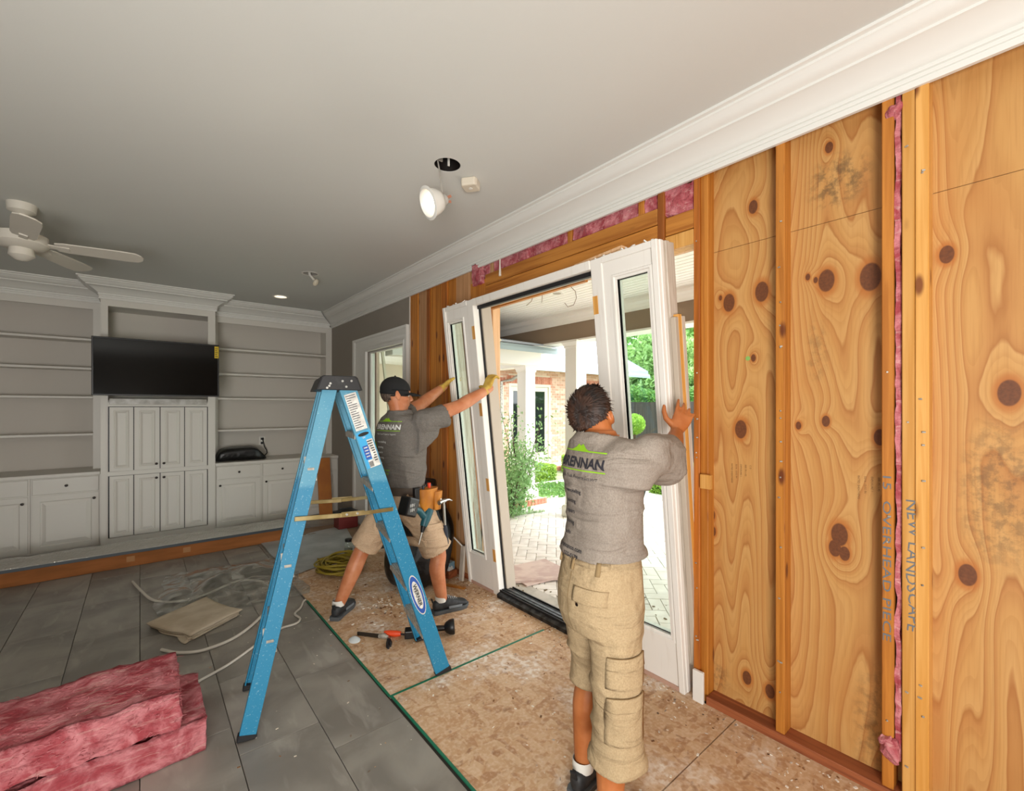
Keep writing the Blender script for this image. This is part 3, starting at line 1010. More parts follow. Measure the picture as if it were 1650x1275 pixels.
# ceiling fan at the left
fw = mat('fan_white', 'd5d0c5', .45)
FC = V((-.62, 4.47, 2.62))
e = empty('ceiling_fan', (FC.x, FC.y, CEIL), 'white five-blade ceiling fan at left, inside the room', 'ceiling fan')
MB().lathe([(.001, .26), (.075, .26), (.07, .21), (.03, .19), (.03, .06), (.001, .06)], FC, (0, 0, 1), 28).build('canopy', fw, e, smooth=True)
MB().lathe([(.001, .075), (.07, .075), (.13, .05), (.135, -.01), (.1, -.04), (.001, -.045)], FC, (0, 0, 1), 32).build('motor_housing', fw, e, smooth=True)
MB().lathe([(.001, -.04), (.06, -.04), (.065, -.09), (.03, -.12), (.001, -.125)], FC, (0, 0, 1), 24).build('switch_housing', fw, e, smooth=True)
def fan_blades(parent, FC, m, a0, R=.645, wd=.068, tilt=-.22):
    for k in range(5):
        a = radians(a0 + 72 * k)
        u, v = V((cos(a), sin(a), 0)), V((-sin(a), cos(a), 0))
        v = (v + V((0, 0, tilt))).normalized()
        out = [(.17, -.05), (.22, -wd * .9), (R - .12, -wd), (R - .04, -wd * .92), (R - .008, -wd * .5), (R, 0), (R - .008, wd * .5), (R - .04, wd * .92), (R - .12, wd), (.22, wd * .9), (.17, .05)]
        n = u.cross(v)
        top = [FC + u * x + v * y + n * .004 for x, y in out]
        bot = [FC + u * x + v * y - n * .004 for x, y in out]
        b = MB().loft([top, bot]).build('blade', m, parent)
        MB().bar(FC + u * .1 + V((0, 0, .002)), FC + u * .24 - n * .008, .04, .008, v).build('blade_arm', m, b)
fan_blades(e, FC, fw, -8)

# ------------------------------------------------------------------ outdoors
GZ = -.06
gr = struct(MB().box((2.3, -14, -.5), (40, 40, -.12)).build('ground', mat('courtyard_soil', '9aa07e', .95, c2='7d8a5e', ns=3)))
# herringbone paving
pv = NT('pale_paver')
pvc = pv.mix(pv.smooth(pv.noise(pv.coord((1, 1, 1)), 6, 4), .35, .7), lin('cfc8be'), lin('ded8cf'))
M['paver'] = pv.fin(pv.vary(pvc, .07), .85)
pave = struct(MB().box((2.3, -3.5, -.12), (7.6, 6.9, GZ - .012)).build('patio', mat('sand_joint', 'cdc7bc', .95)))
BL, BW = .21, .105
cells = []
for i in range(-70, 80):
    for j in range(-60, 60):
        # rows of an L pattern, turned 45 degrees
        for k in (0, 1):
            bx, by = (i * BW + j * 0, j * BW)
            if (i - j) % 4 == 0 and k == 0:
                cells.append((bx, by, 0))
            if (i - j) % 4 == 2 and k == 1:
                cells.append((bx, by - BW, 1))
ca, sa = cos(radians(45)), sin(radians(45))
pts = []
for x, y, o in cells:
    cx, cy = (x + BL / 2, y + BW / 2) if o == 0 else (x + BW / 2, y + BL / 2)
    X, Y = 4.6 + ca * cx - sa * cy, 2.2 + sa * cx + ca * cy
    if not (2.38 < X < 7.3 and -.4 < Y < 5.0):
        continue
    pts.append((X, Y, o))
pts.sort(key=lambda p: (p[0] ** 2 + p[1] ** 2) + (1e3 if not (1.1 < p[1] / max(.1, p[0] - .3) * 1.0 + .35 < 9 and p[1] > .45 * p[0] and p[1] < 1.35 * p[0] + .3) else 0))
bm1 = MB().box((-BL / 2 + .003, -BW / 2 + .003, -.03), (BL / 2 - .003, BW / 2 - .003, .0)).build('paver', M['paver'], pave, bevel=.003, seg=1)
random.seed(3)
rest = MB()
for i, (X, Y, o) in enumerate(pts):
    a = radians(45 + 90 * o)
    z = GZ + random.uniform(-.0015, .0015)
    if i < 290:
        b = bm1 if i == 0 else bm1.copy()
        if i:
            COL.objects.link(b)
        b.location = (X, Y, z)
        b.rotation_euler = (0, 0, a)
    else:
        R = Matrix.Rotation(a, 3, 'Z')
        rest.obox((X, Y, z - .012), (BL / 2 - .003, BW / 2 - .003, .012), R)
rest.build('pavers', M['paver'], pave, kind='stuff')
# mortar threshold strip and the loose boards lying outside
struct(MB().box((2.3, .9, -.12), (2.62, 3.5, GZ + .004)).build('concrete_apron', mat('apron_concrete', 'b8b1a6', .9, c2='a39c90', ns=9)))
bd = mat('pinkish_board', 'b39a90', .8, c2='c7b2a6', ns=7, vary=.05)
o = MB().obox((2.88, 3.12, GZ + .012), (.27, .24, .007), Matrix.Rotation(radians(-8), 3, 'Z')).build('loose_sheet', bd, bevel=.002)
tag(o, 'square pinkish board scrap lying flat on patio outside the opening', 'board')
o = MB().bar((2.50, 3.07, GZ + .024), (2.94, 2.84, GZ + .024), .02, .05, (0, 0, 1)).build('loose_batten', bd)
tag(o, 'thin wooden batten lying on patio in front of the square board', 'batten')
# concrete stepping slabs with grass in the joints
slabm = mat('slab_concrete', 'd8d4cb', .85, c2='c2bdb2', ns=5)
slabs = [((4.05, 5.06), (5.0, 4.92), (5.75, 5.65), (4.45, 5.72)), ((5.12, 4.90), (6.3, 4.72), (6.8, 5.3), (5.7, 5.42)), ((6.1, 6.5), (7.0, 6.3), (7.3, 6.7), (6.3, 6.85))]
for i, s in enumerate(slabs):
    mb = MB()
    mb.loft([[V((x, y, -.12)) for x, y in s], [V((x, y, GZ + .01)) for x, y in s]])
    o = mb.build('stepping_slab', slabm, bevel=.008)
    tag(o, ['pale concrete stepping slab in front of the brick porch step', 'pale concrete slab right of porch column beside the box hedges', 'pale concrete slab behind the low green ground cover'][i], 'slab', 'concrete stepping slabs')

def leafmat(name, c1, c2, tr=.35):
    t = NT(name)
    oi = t.n('ShaderNodeTexNoise', Vector=t.coord((1, 1, 1)), Scale=9.0, Detail=3.0).outputs[0]
    gi = t.n('ShaderNodeNewGeometry').outputs['Random Per Island']
    f = t.math('MULTIPLY_ADD', gi, .6, t.math('MULTIPLY', t.smooth(oi, .35, .65), .4))
    col = t.mix(f, lin(c1), lin(c2))
    d = t.n('ShaderNodeBsdfDiffuse', Color=col).outputs[0]
    tl = t.n('ShaderNodeBsdfTranslucent', Color=t.mix(.5, col, lin('b4d080'))).outputs[0]
    g = t.n('ShaderNodeBsdfGlossy', Roughness=.45).outputs[0]
    s = t.n('ShaderNodeMixShader', _0=tr, _1=d, _2=tl).outputs[0]
    s = t.n('ShaderNodeMixShader', _0=.05, _1=s, _2=g).outputs[0]
    t.t.links.new(s, t.out.inputs[0])
    return t.m
M['leaf'] = leafmat('bright_leaf', '668f4a', 'a6c880')
M['leafmid'] = leafmat('mid_leaf', '3f7a34', '86b85c')
M['leafdark'] = leafmat('dark_leaf', '2c5526', '5d8a42')
M['hedge'] = leafmat('hedge_leaf', '6b9a2c', 'b4d850')
M['vine'] = leafmat('vine_leaf', '5b8f52', 'a6cf90')
M['bark'] = mat('bark', '5c4a3a', .9, c2='3e3126', ns=14, bump=.5)

def leaf(mb, p, s, rnd):
    d = V((rnd.gauss(0, 1), rnd.gauss(0, 1), rnd.gauss(0, .8))).normalized()
    a = d.orthogonal().normalized()
    b = d.cross(a)
    an = rnd.uniform(0, 2 * pi)
    u = a * cos(an) + b * sin(an)
    w = d.cross(u)
    mb.add([p - u * s, p + w * s * .45 + d * s * .1, p + u * s, p - w * s * .45 + d * s * .1], [(0, 1, 2, 3)])

def leaf_cloud(mb, blobs, n, s, seed, shell=.45):
    rnd = random.Random(seed)
    tot = sum(b[1][0] * b[1][1] * b[1][2] for b in blobs)
    for c, r in blobs:
        for _ in range(int(n * r[0] * r[1] * r[2] / tot)):
            d = V((rnd.gauss(0, 1), rnd.gauss(0, 1), rnd.gauss(0, 1))).normalized()
            k = 1 - shell * rnd.random() ** 1.4
            p = V(c) + V((d.x * r[0], d.y * r[1], d.z * r[2])) * k
            p += mnoise.noise_vector(p * 2.2) * min(r) * .25
            leaf(mb, p, s * rnd.uniform(.7, 1.3), rnd)
    return mb

def tree(x, y, h, blobs, n, s, m, label, seed, group='trees beyond the courtyard fence', name='tree', r=.12):
    e = empty(name, (x, y, -.12), label, 'tree', group)
    MB().tube([(x, y, -.12), (x + .05, y - .04, h * .3), (x - .03, y, h * .62)], [r, r * .75, r * .4], 8).build('trunk', M['bark'], e, smooth=True)
    leaf_cloud(MB(), blobs, n, s, seed).build('foliage', M[m], e, kind='stuff')
    return e

# box hedges: dense clipped blocks of leaves
def hedge(x0, y0, x1, y1, z1, label, seed, m='hedge', n=None, s=.022):
    rnd = random.Random(seed)
    mb = MB()
    e = empty('box_hedge', ((x0 + x1) / 2, (y0 + y1) / 2, -.12), label, 'hedge', 'clipped box hedges')
    MB().box((x0 + .03, y0 + .03, -.12), (x1 - .03, y1 - .03, z1 - .03)).build('hedge_core', mat('hedge_shadow', '3c5a20', .9), e)
    area = (x1 - x0) * (y1 - y0) + 2 * (z1 + .12) * (x1 - x0 + y1 - y0)
    for _ in range(int(n or area * 4200)):
        a = rnd.random() * area
        x, y, z = rnd.uniform(x0, x1), rnd.uniform(y0, y1), rnd.uniform(-.1, z1)
        if a < (x1 - x0) * (y1 - y0):
            z = z1 + rnd.gauss(0, .012)
        elif rnd.random() < (x1 - x0) / (x1 - x0 + y1 - y0):
            y = (y0 if rnd.random() < .6 else y1) + rnd.gauss(0, .014)
        else:
            x = (x0 if rnd.random() < .6 else x1) + rnd.gauss(0, .014)
        leaf(mb, V((x, y, z)), s * rnd.uniform(.7, 1.3), rnd)
    mb.build('foliage', M[m], e, kind='stuff')
    return e
hedge(6.25, 6.95, 7.0, 7.4, .24, 'square box hedge directly right of the white porch column', 1)
hedge(6.55, 5.75, 8.3, 6.25, .27, 'long box hedge at right, in front of the french doors', 2)
hedge(8.15, 7.6, 8.7, 7.9, .3, 'small far box hedge below the french doors', 3)
hedge(7.2, 3.6, 8.5, 4.75, .36, 'box hedge behind the black tripod, seen past the grey shirt', 4)
# ground cover bed
mb = MB()
rnd = random.Random(5)
for _ in range(6500):
    x, y = rnd.uniform(5.2, 6.5), rnd.uniform(5.5, 6.6)
    if y - 5.45 < (x - 5.2) * .02:
        continue
    leaf(mb, V((x, y, -.1 + abs(rnd.gauss(0, .06)) * (.6 + .8 * mnoise.noise(V((x * 2, y * 2, 0)))))), .03 * rnd.uniform(.6, 1.3), rnd)
o = mb.build('ground_cover', M['leafmid'], kind='stuff')
tag(o, 'low green ground cover plants between porch step and slabs', 'plants')
mb = MB()
for _ in range(900):
    t_ = rnd.random()
    x, y = 3.95 + 2.3 * t_, 5.02 - .42 * t_
    if mnoise.noise(V((x * 3, 3, 0))) < -.05:
        continue
    p = V((x + rnd.gauss(0, .02), y + rnd.gauss(0, .025), GZ))
    q = p + V((rnd.gauss(0, .015), rnd.gauss(0, .015), rnd.uniform(.02, .05)))
    mb.add([p - V((.003, 0, 0)), p + V((.003, 0, 0)), q], [(0, 1, 2)])
o = mb.build('joint_grass', M['leafmid'], kind='stuff')
tag(o, 'tufts of grass growing in joint between slabs and patio', 'grass')

# patio roof: boarded ceiling, beam, columns
bead = mat('beadboard_paint', 'ebe8e2', .5)
pc = struct(MB().box((2.31, -3.5, 2.90), (5.1, 7.6, 3.0)).build('patio_roof', M['white']))
ph = [(3.55, 4.12, .06)]
xb = 2.32
n = 0
while xb < 4.78:
    MB().ext([(0, 0), (.085, 0), (.085, .010), (.074, .02), (0, .02)], (xb, -3.4, 2.88), (xb, 7.4, 2.88), (1, 0, 0)).build('bead_board', bead, pc)
    xb += .0865
    n += 1
e = empty('patio_downlight', (3.82, 3.78, 2.86), 'round recessed downlight in the white boarded patio ceiling', 'lamp')
MB().lathe([(.001, -.001), (.05, -.001), (.055, -.004), (.085, -.006), (.085, 0)], (3.82, 3.78, 2.86), (0, 0, 1), 28).build('trim_ring', M['white'], e, smooth=True)
MB().cyl((3.82, 3.78, 2.8595), (3.82, 3.78, 2.857), .05, n=20).build('lens', mat('lens_grey', 'a39a8c', .3), e)
cw = mat('loose_wire', '8a7a6a', .6)
for i, (pts_, lab) in enumerate([
        ([V((3.73, 3.47, 2.858)) + R_ * dx + V((0, 0, dz)) for dx, dz in ((0, 0), (.05, -.05), (.063, -.125), (.03, -.205), (-.035, -.225), (-.07, -.18))], 'long curled wire dangling from the patio ceiling'),
        ([V((3.62, 3.83, 2.858)) + R_ * dx + V((0, 0, dz)) for dx, dz in ((0, 0), (.006, -.06), (.0, -.13))], 'short straight wire with copper end hanging from patio ceiling'),
        ([V((3.70, 4.07, 2.858)) + R_ * dx + V((0, 0, dz)) for dx, dz in ((0, 0), (-.02, -.06), (-.08, -.11))], 'thin slanting wire hanging nearest the temporary wooden post')]):
    o = MB().tube(pts_, .0045, 6).build('dangling_wire', cw, smooth=True)
    tag(o, lab, 'wire', 'wires hanging outside')
taupe = mat('taupe_paint', '8d7a66', .7)
pb = struct(MB().box((4.78, -3.4, 2.47), (5.02, 7.5, 2.90)).build('patio_beam', taupe))
cr = [(0, 0), (.02, 0), (.03, .03), (.06, .07), (.09, .09), (.1, .12), (.1, .15), (0, .15)]
MB().ext([(-a, b) for a, b in cr], (4.78, 7.4, 2.712), (4.78, -3.4, 2.712), (1, 0, 0)).build('cornice', bead, pb)
MB().box((4.76, -3.4, 2.45), (5.04, 7.5, 2.475)).build('soffit_trim', bead, pb)
def column(x, y, w, z0, z1, label, name='porch_column'):
    e = empty(name, (x, y, z0), label, 'column', 'white square columns')
    h = w / 2
    MB().box((x - h, y - h, z0), (x + h, y + h, z1)).build('shaft', M['white'], e, bevel=.004, seg=1)
    sweep_off(MB(), [(0, z1 - .1), (.012, z1 - .09), (.012, z1 - .07), (.03, z1 - .03), (.04, z1 - .02), (.04, z1)],
              lambda d: [(x - h - d, y - h - d), (x + h + d, y - h - d), (x + h + d, y + h + d), (x - h - d, y + h + d), (x - h - d, y - h - d)]).build('capital', M['white'], e)
    sweep_off(MB(), [(.035, z0), (.035, z0 + .13), (.02, z0 + .16), (0, z0 + .17)],
              lambda d: [(x - h - d, y - h - d), (x + h + d, y - h - d), (x + h + d, y + h + d), (x - h - d, y + h + d), (x - h - d, y - h - d)]).build('plinth', M['white'], e)
    return e
column(4.83, 4.40, .215, GZ, 2.45, 'white square patio column behind the brown-haired man')
column(4.85, 5.50, .21, .03, 2.17, 'white porch column on a brick step, between opening and french doors')
column(4.90, .35, .25, GZ, 2.45, 'white patio column hidden right of the opening behind plywood')

# brick
def brickmat(name, c1, c2, c3):
    t = NT(name)
    gi = t.n('ShaderNodeNewGeometry').outputs['Random Per Island']
    oi = t.n('ShaderNodeObjectInfo').outputs['Random']
    f = t.math('FRACT', t.math('ADD', gi, t.math('MULTIPLY', oi, 7.3)))
    col = t.ramp(f, [(0, c1), (.4, c2), (.75, c3), (1, c1)])
    sp = t.noise(t.coord((1, 1, 1)), 30, 4)
    col = t.mix(t.math('MULTIPLY', t.smooth(sp, .45, .7), .35), col, lin('dcbca4'))
    return t.fin(col, .9)
M['brick'] = brickmat('house_brick', 'c0917a', 'd3aa94', 'dfc0ae')
M['brickred'] = brickmat('red_brick', 'b87058', 'c88670', 'b4745e')
M['mortar'] = mat('pale_mortar', 'd8c8b6', .95)
FY = 8.83
def brick_field(x0, x1, z0, z1, y, holes=(), L=.203, Hh=.0667, g=.01):
    mb = MB()
    j = 0
    z = z0
    while z < z1 - .01:
        x = x0 - (L / 2 if j % 2 else 0)
        while x < x1:
            a, b = max(x, x0), min(x + L - g, x1)
            c, d = z, min(z + Hh - g, z1)
            segs = [(a, b)]
            for hx0, hx1, hz0, hz1 in holes:
                if hz0 < (c + d) / 2 < hz1:
                    ns = []
                    for p, q in segs:
                        if q <= hx0 or p >= hx1:
                            ns.append((p, q))
                        else:
                            if p < hx0:
                                ns.append((p, hx0))
                            if q > hx1:
                                ns.append((hx1, q))
                    segs = ns
            for p, q in segs:
                if q - p > .015:
                    mb.box((p, y - .008 - random.uniform(0, .003), c), (q, y + .02, d))
            x += L
        z += Hh
        j += 1
    return mb
random.seed(12)
WINS = [(6.15, 7.02, .55, 2.06), (7.19, 8.66, -.0, 2.12), (9.9, 10.9, .6, 2.1)]
hs = empty('brick_house', (8, FY, -.12), 'pale brick house across the courtyard with metal roof and french doors', 'house')
hw = MB()
xs = [2.4]
for a, b, c, d in WINS:
    hw.box((xs[-1], FY, -.12), (a, FY + .25, 2.7)).box((a, FY, -.12), (b, FY + .25, c)).box((a, FY, d), (b, FY + .25, 2.7))
    xs.append(b)
hw.box((xs[-1], FY, -.12), (11.4, FY + .25, 2.7))
wall = hw.build('house_wall', M['mortar'], hs)
HO = [(a - .0, b, c, d + .21) for a, b, c, d in WINS]
brick_field(5.6, 11.4, -.1, 2.55, FY, HO).build('bricks', M['brick'], wall, kind='stuff')
for a, b, c, d in WINS:
    sm = MB()
    x = a - .06
    while x < b + .06:
        sm.box((x, FY - .014, d + .005), (x + .056, FY + .02, d + .2))
        x += .0667
    sm.build('soldier_course', M['brickred'], wall, kind='stuff')
iv = mat('ivory_frame', 'd9d3c2', .5)
f = MB()
a, b, c, d = WINS[0]
rect_frame(f, a, b, c, d, .07, .07, .08, .08, FY - .02, FY + .1).box(((a + b) / 2 - .03, FY, c + .08), ((a + b) / 2 + .03, FY + .1, d - .08))
f = f.build('house_window', iv, hs, bevel=.004, seg=1)
MB().box((a + .06, FY + .05, c + .06), (b - .06, FY + .06, d - .06)).build('window_pane', M['darkglass'], f)
a, b, c, d = WINS[2]
f = rect_frame(MB(), a, b, c, d, .07, .07, .08, .08, FY - .02, FY + .1).build('house_window', iv, hs)
MB().box((a + .06, FY + .05, c + .06), (b - .06, FY + .06, d - .06)).build('window_pane', M['darkglass'], f)
a, b, c, d = WINS[1]
f = rect_frame(MB(), a, b, c, d, .06, .06, .07, .06, FY - .02, FY + .12).build('french_door_frame', iv, hs)
mid = (a + b) / 2
for s_, (p, q) in enumerate(((a + .065, mid - .003), (mid + .003, b - .065))):
    dl = MB()
    rect_frame(dl, p, q, c + .065, d - .075, .11, .11, .115, .235, FY + .02, FY + .065)
    dl = dl.build('french_door', iv, hs, bevel=.004, seg=1)
    MB().box((p + .1, FY + .04, c + .29), (q - .1, FY + .046, d - .18)).build('door_pane', M['darkglass'], dl)
    hx = q - .05 if s_ == 0 else p + .05
    MB().box((hx - .012, FY + .005, 1.0), (hx + .012, FY + .022, 1.28)).bar((hx, FY - .02, 1.1), (hx + (.09 if s_ else -.09), FY - .02, 1.1), .014, .014).build('door_handle', M['knob'], dl)
# eaves, gutter, standing seam roof
EY, EZ = 8.3, 2.56
rz = lambda y: EZ + .12 + (y - EY) * .56
MB().box((5.3, EY, EZ - .02), (12.4, FY + .1, EZ + .02)).build('soffit', M['white'], hs)
rm = mat('silver_roof', 'a9b0b8', .5, .1)
gseam = mat('seam_grey', '828b96', .5)
rf = MB().loft([[V((x, EY - .05, rz(EY - .05))), V((x, EY + 4.2, rz(EY + 4.2))), V((x, EY + 4.2, rz(EY + 4.2) - .1)), V((x, EY - .05, rz(EY - .05) - .1))] for x in (5.2, 12.45)]).build('metal_roof', rm, hs)
x = 5.25
while x < 12.45:
    MB().ext([(-.014, -.01), (.014, -.01), (.014, .04), (-.014, .04)], (x, EY - .05, rz(EY - .05)), (x, EY + 4.2, rz(EY + 4.2)), (1, 0, 0)).build('roof_seam', gseam, rf)
    x += .42
gm = mat('gutter_blue_grey', '9fb0b4', .4)
gu = MB().ext([(0, 0), (-.09, 0), (-.12, .05), (-.125, .12), (-.11, .12), (-.1, .05), (-.08, .015), (0, .015)], (12.45, EY, EZ - .01), (5.2, EY, EZ - .01), (0, 1, 0)).build('gutter', gm, hs)
MB().tube([(7.35, EY - .06, EZ), (7.35, EY - .05, EZ - .12), (7.2, FY - .12, EZ - .36), (6.9, FY - .07, EZ - .42), (6.9, FY - .07, -.1)], .045, 10).build('downspout', M['alu'], gu, smooth=True)
stp = MB().box((7.3, FY - .75, -.12), (9.5, FY, -.02)).build('door_step', M['mortar'], hs)
sm = MB()
x = 7.3
while x < 9.48:
    sm.box((x, FY - .765, -.1), (x + .06, FY - .6, -.01))
    x += .068
sm.build('step_bricks', M['brickred'], stp, kind='stuff')

# side porch: white entablature on the brick step
pe = empty('side_porch', (4.2, 5.6, -.1), 'white porch entablature with blue-grey gutter, left of french doors', 'porch')
MB().box((2.45, 5.33, 2.17), (5.03, 5.55, 2.40)).box((4.83, 5.551, 2.17), (5.03, FY, 2.40)).build('entablature', M['white'], pe, bevel=.006, seg=1)
MB().box((2.4, 5.2, 2.40), (5.2, FY, 2.45)).build('porch_ceiling', M['white'], pe)
MB().loft([[V((x, 5.0, 2.47)), V((x, 7.5, 3.0)), V((x, 7.5, 2.9)), V((x, 5.0, 2.44))] for x in (2.4, 5.4)]).build('porch_roof', rm, pe)
MB().ext([(0, 0), (-.07, 0), (-.1, .05), (-.105, .1), (-.09, .1), (-.06, .015), (0, .015)], (5.42, 5.02, 2.42), (2.4, 5.02, 2.42), (0, 1, 0)).build('gutter', gm, pe)
st = MB().box((2.5, 5.28, -.12), (5.08, FY, .03)).build('porch_step', M['mortar'], pe)
x = 2.5
while x < 5.07:
    MB().box((x, 5.262, -.055), (x + .06, 5.30, .035)).build('step_brick', M['brickred'], st)
    x += .0685

# climbing shrub at the left of the opening
def shrub(x, y, label, seed, hts, m, n, s=.028):
    rnd = random.Random(seed)
    e = empty('garden_shrub', (x, y, -.06), label, 'shrub', 'shrubs by the porch')
    st, lf = MB(), MB()
    for k in range(9):
        a = rnd.uniform(0, 2 * pi)
        h = hts * rnd.uniform(.6, 1.05)
        p = [V((x, y, -.06)), V((x + .14 * cos(a), y + .14 * sin(a), h * .5)), V((x + .33 * cos(a), y + .33 * sin(a), h))]
        st.tube(p, [.008, .006, .003], 5)
        for i in range(n // 9):
            t_ = rnd.random() ** .8
            q = p[0].lerp(p[1], t_ * 2) if t_ < .5 else p[1].lerp(p[2], t_ * 2 - 1)
            leaf(lf, q + V((rnd.gauss(0, .11), rnd.gauss(0, .11), rnd.gauss(0, .07))), s * rnd.uniform(.6, 1.4), rnd)
    st.build('stems', M['bark'], e, kind='stuff')
    lf.build('foliage', M[m], e, kind='stuff')
shrub(4.12, 4.98, 'leafy green shrub growing at opening left side before the porch', 21, .95, 'vine', 2600)
shrub(4.38, 5.1, 'tall loose shrub with arching shoots beside white porch column', 22, 1.45, 'vine', 900)
# fence, trees
fc = empty('board_fence', (12.6, 5, -.12), 'dark wooden board fence at far side of courtyard', 'fence')
fm = wood('dark_fence_wood', '4a4440', '38322e', 2, 30, 1.5, .8, .15, False)
y = 1.0
while y < 11.6:
    MB().box((12.6, y, -.12), (12.62, y + .135, 1.68 + random.uniform(-.01, .01))).build('fence_board', fm, fc)
    y += .14
for z in (.3, 1.4):
    MB().box((12.62, 1.0, z), (12.66, 11.6, z + .09)).build('fence_rail', fm, fc)
tree(15.6, 9.6, 4.4, [((15.3, 9.6, 3.0), (1.6, 1.7, 1.4)), ((14.6, 10.4, 2.2), (1.0, 1.2, .9)), ((14.2, 8.9, 2.0), (.8, 1.0, .8))], 11000, .1, 'leaf', 'bright green leafy tree seen through the right glass pane', 31)
tree(15.2, 6.3, 4.6, [((14.9, 6.3, 2.7), (1.4, 1.6, 1.5)), ((14.1, 7.2, 2.2), (.9, 1.0, .8)), ((14.1, 5.6, 2.0), (.8, 1.1, .8))], 11000, .1, 'leaf', 'bright green tree seen in the gap right of door unit', 32)
tree(20.5, 13.5, 7, [((20.0, 13.0, 5.0), (2.8, 2.8, 2.0)), ((19.0, 10.8, 4.6), (2.0, 2.0, 1.6)), ((18.8, 9.2, 3.2), (1.4, 1.6, 1.6))], 9000, .15, 'leafmid', 'large darker tree rising behind the bright green trees', 33)
tree(15.4, 2.6, 4.6, [((15.3, 2.6, 2.9), (1.5, 1.7, 1.7))], 6000, .1, 'leaf', 'green tree behind fence, farthest to the right', 34)
tree(13.2, 7.9, 1.6, [((13.15, 9.6, 1.75), (.35, 1.3, .5)), ((13.15, 7.2, 1.7), (.35, 1.3, .45)), ((13.15, 5.0, 1.65), (.35, 1.2, .4))], 6500, .07, 'leafmid', 'dark leafy bush just over the fence top', 35)
# clipped ball on a stem
e = empty('topiary_ball', (7.6, 5.35, -.12), 'round clipped topiary ball on a stem before the dark fence', 'topiary')
MB().cyl((7.6, 5.35, -.12), (7.6, 5.35, 1.0), .025).build('stem', M['bark'], e)
mb = MB()
rnd = random.Random(41)
for _ in range(3200):
    d = V((rnd.gauss(0, 1), rnd.gauss(0, 1), rnd.gauss(0, 1))).normalized()
    leaf(mb, V((7.6, 5.35, 1.17)) + d * .205 * rnd.uniform(.86, 1.03), .018, rnd)
mb.sph((7.6, 5.35, 1.17), .17)
mb.build('foliage', M['hedge'], e, kind='stuff')
# black tripod, planter, patio fan, temporary post
e = empty('tripod_stand', (6.3, 4.0, -.06), 'black tripod stand on the patio seen past the grey shirt', 'tripod')
tp = V((6.35, 4.12, .62))
for k, (dx, dy) in enumerate(((-.3, .2), (.22, -.25), (.15, .3))):
    MB().tube([tp, tp + V((dx, dy, -.68))], [.018, .014], 8).build('leg', M['black'], e, smooth=True)
MB().cyl(tp - V((0, 0, .06)), tp + V((0, 0, .28)), .022).build('centre_post', M['black'], e, smooth=True)
MB().box(tuple(tp + V((-.06, -.05, .2))), tuple(tp + V((.06, .05, .3)))).build('head', M['black'], e, bevel=.01)
e = empty('garden_planter', (8.85, 3.95, -.12), 'square dark grey planter with a green shrub near the fence', 'planter')
MB().loft([[V((8.85 + sx * w_, 3.95 + sy * w_, z_)) for sx, sy in ((-1, -1), (1, -1), (1, 1), (-1, 1))] for w_, z_ in ((.2, -.12), (.26, .45), (.22, .45), (.21, .4))]).build('pot', mat('slate_pot', '50565a', .6), e)
leaf_cloud(MB(), [((8.85, 3.95, .7), (.27, .27, .3))], 900, .04, 43).build('foliage', M['leafdark'], e, kind='stuff')
FP = V((3.02, 4.78, 2.33))
pf = mat('patio_fan_cream', 'e2dcc8', .45)
e = empty('patio_fan', (FP.x, FP.y, 2.86), 'cream ceiling fan under the patio roof beyond the opening', 'ceiling fan')
MB().lathe([(.001, .53), (.07, .53), (.06, .47), (.016, .45), (.016, .08), (.001, .08)], FP, (0, 0, 1), 20).build('downrod', pf, e, smooth=True)
MB().lathe([(.001, .09), (.08, .08), (.12, .03), (.11, -.03), (.05, -.06), (.001, -.065)], FP, (0, 0, 1), 24).build('motor_housing', pf, e, smooth=True)
fan_blades(e, FP, pf, -50, .6, .062)
o = MB().box((2.50, 3.30, GZ + .004), (2.588, 3.338, 2.86)).build('temporary_post', M['frame2'], bevel=.003, seg=1)
tag(o, 'fresh pine post standing outside, just right of tilted door unit', 'post')
o = MB().bar((2.33, 5.36, 2.2), (2.42, 4.95, .0), .03, .03, (0, 1, 0)).build('leaning_stick', mat('cream_stick', 'd8cfb8', .6))
tag(o, 'cream painted stick leaning outside the far glazed door', 'stick')

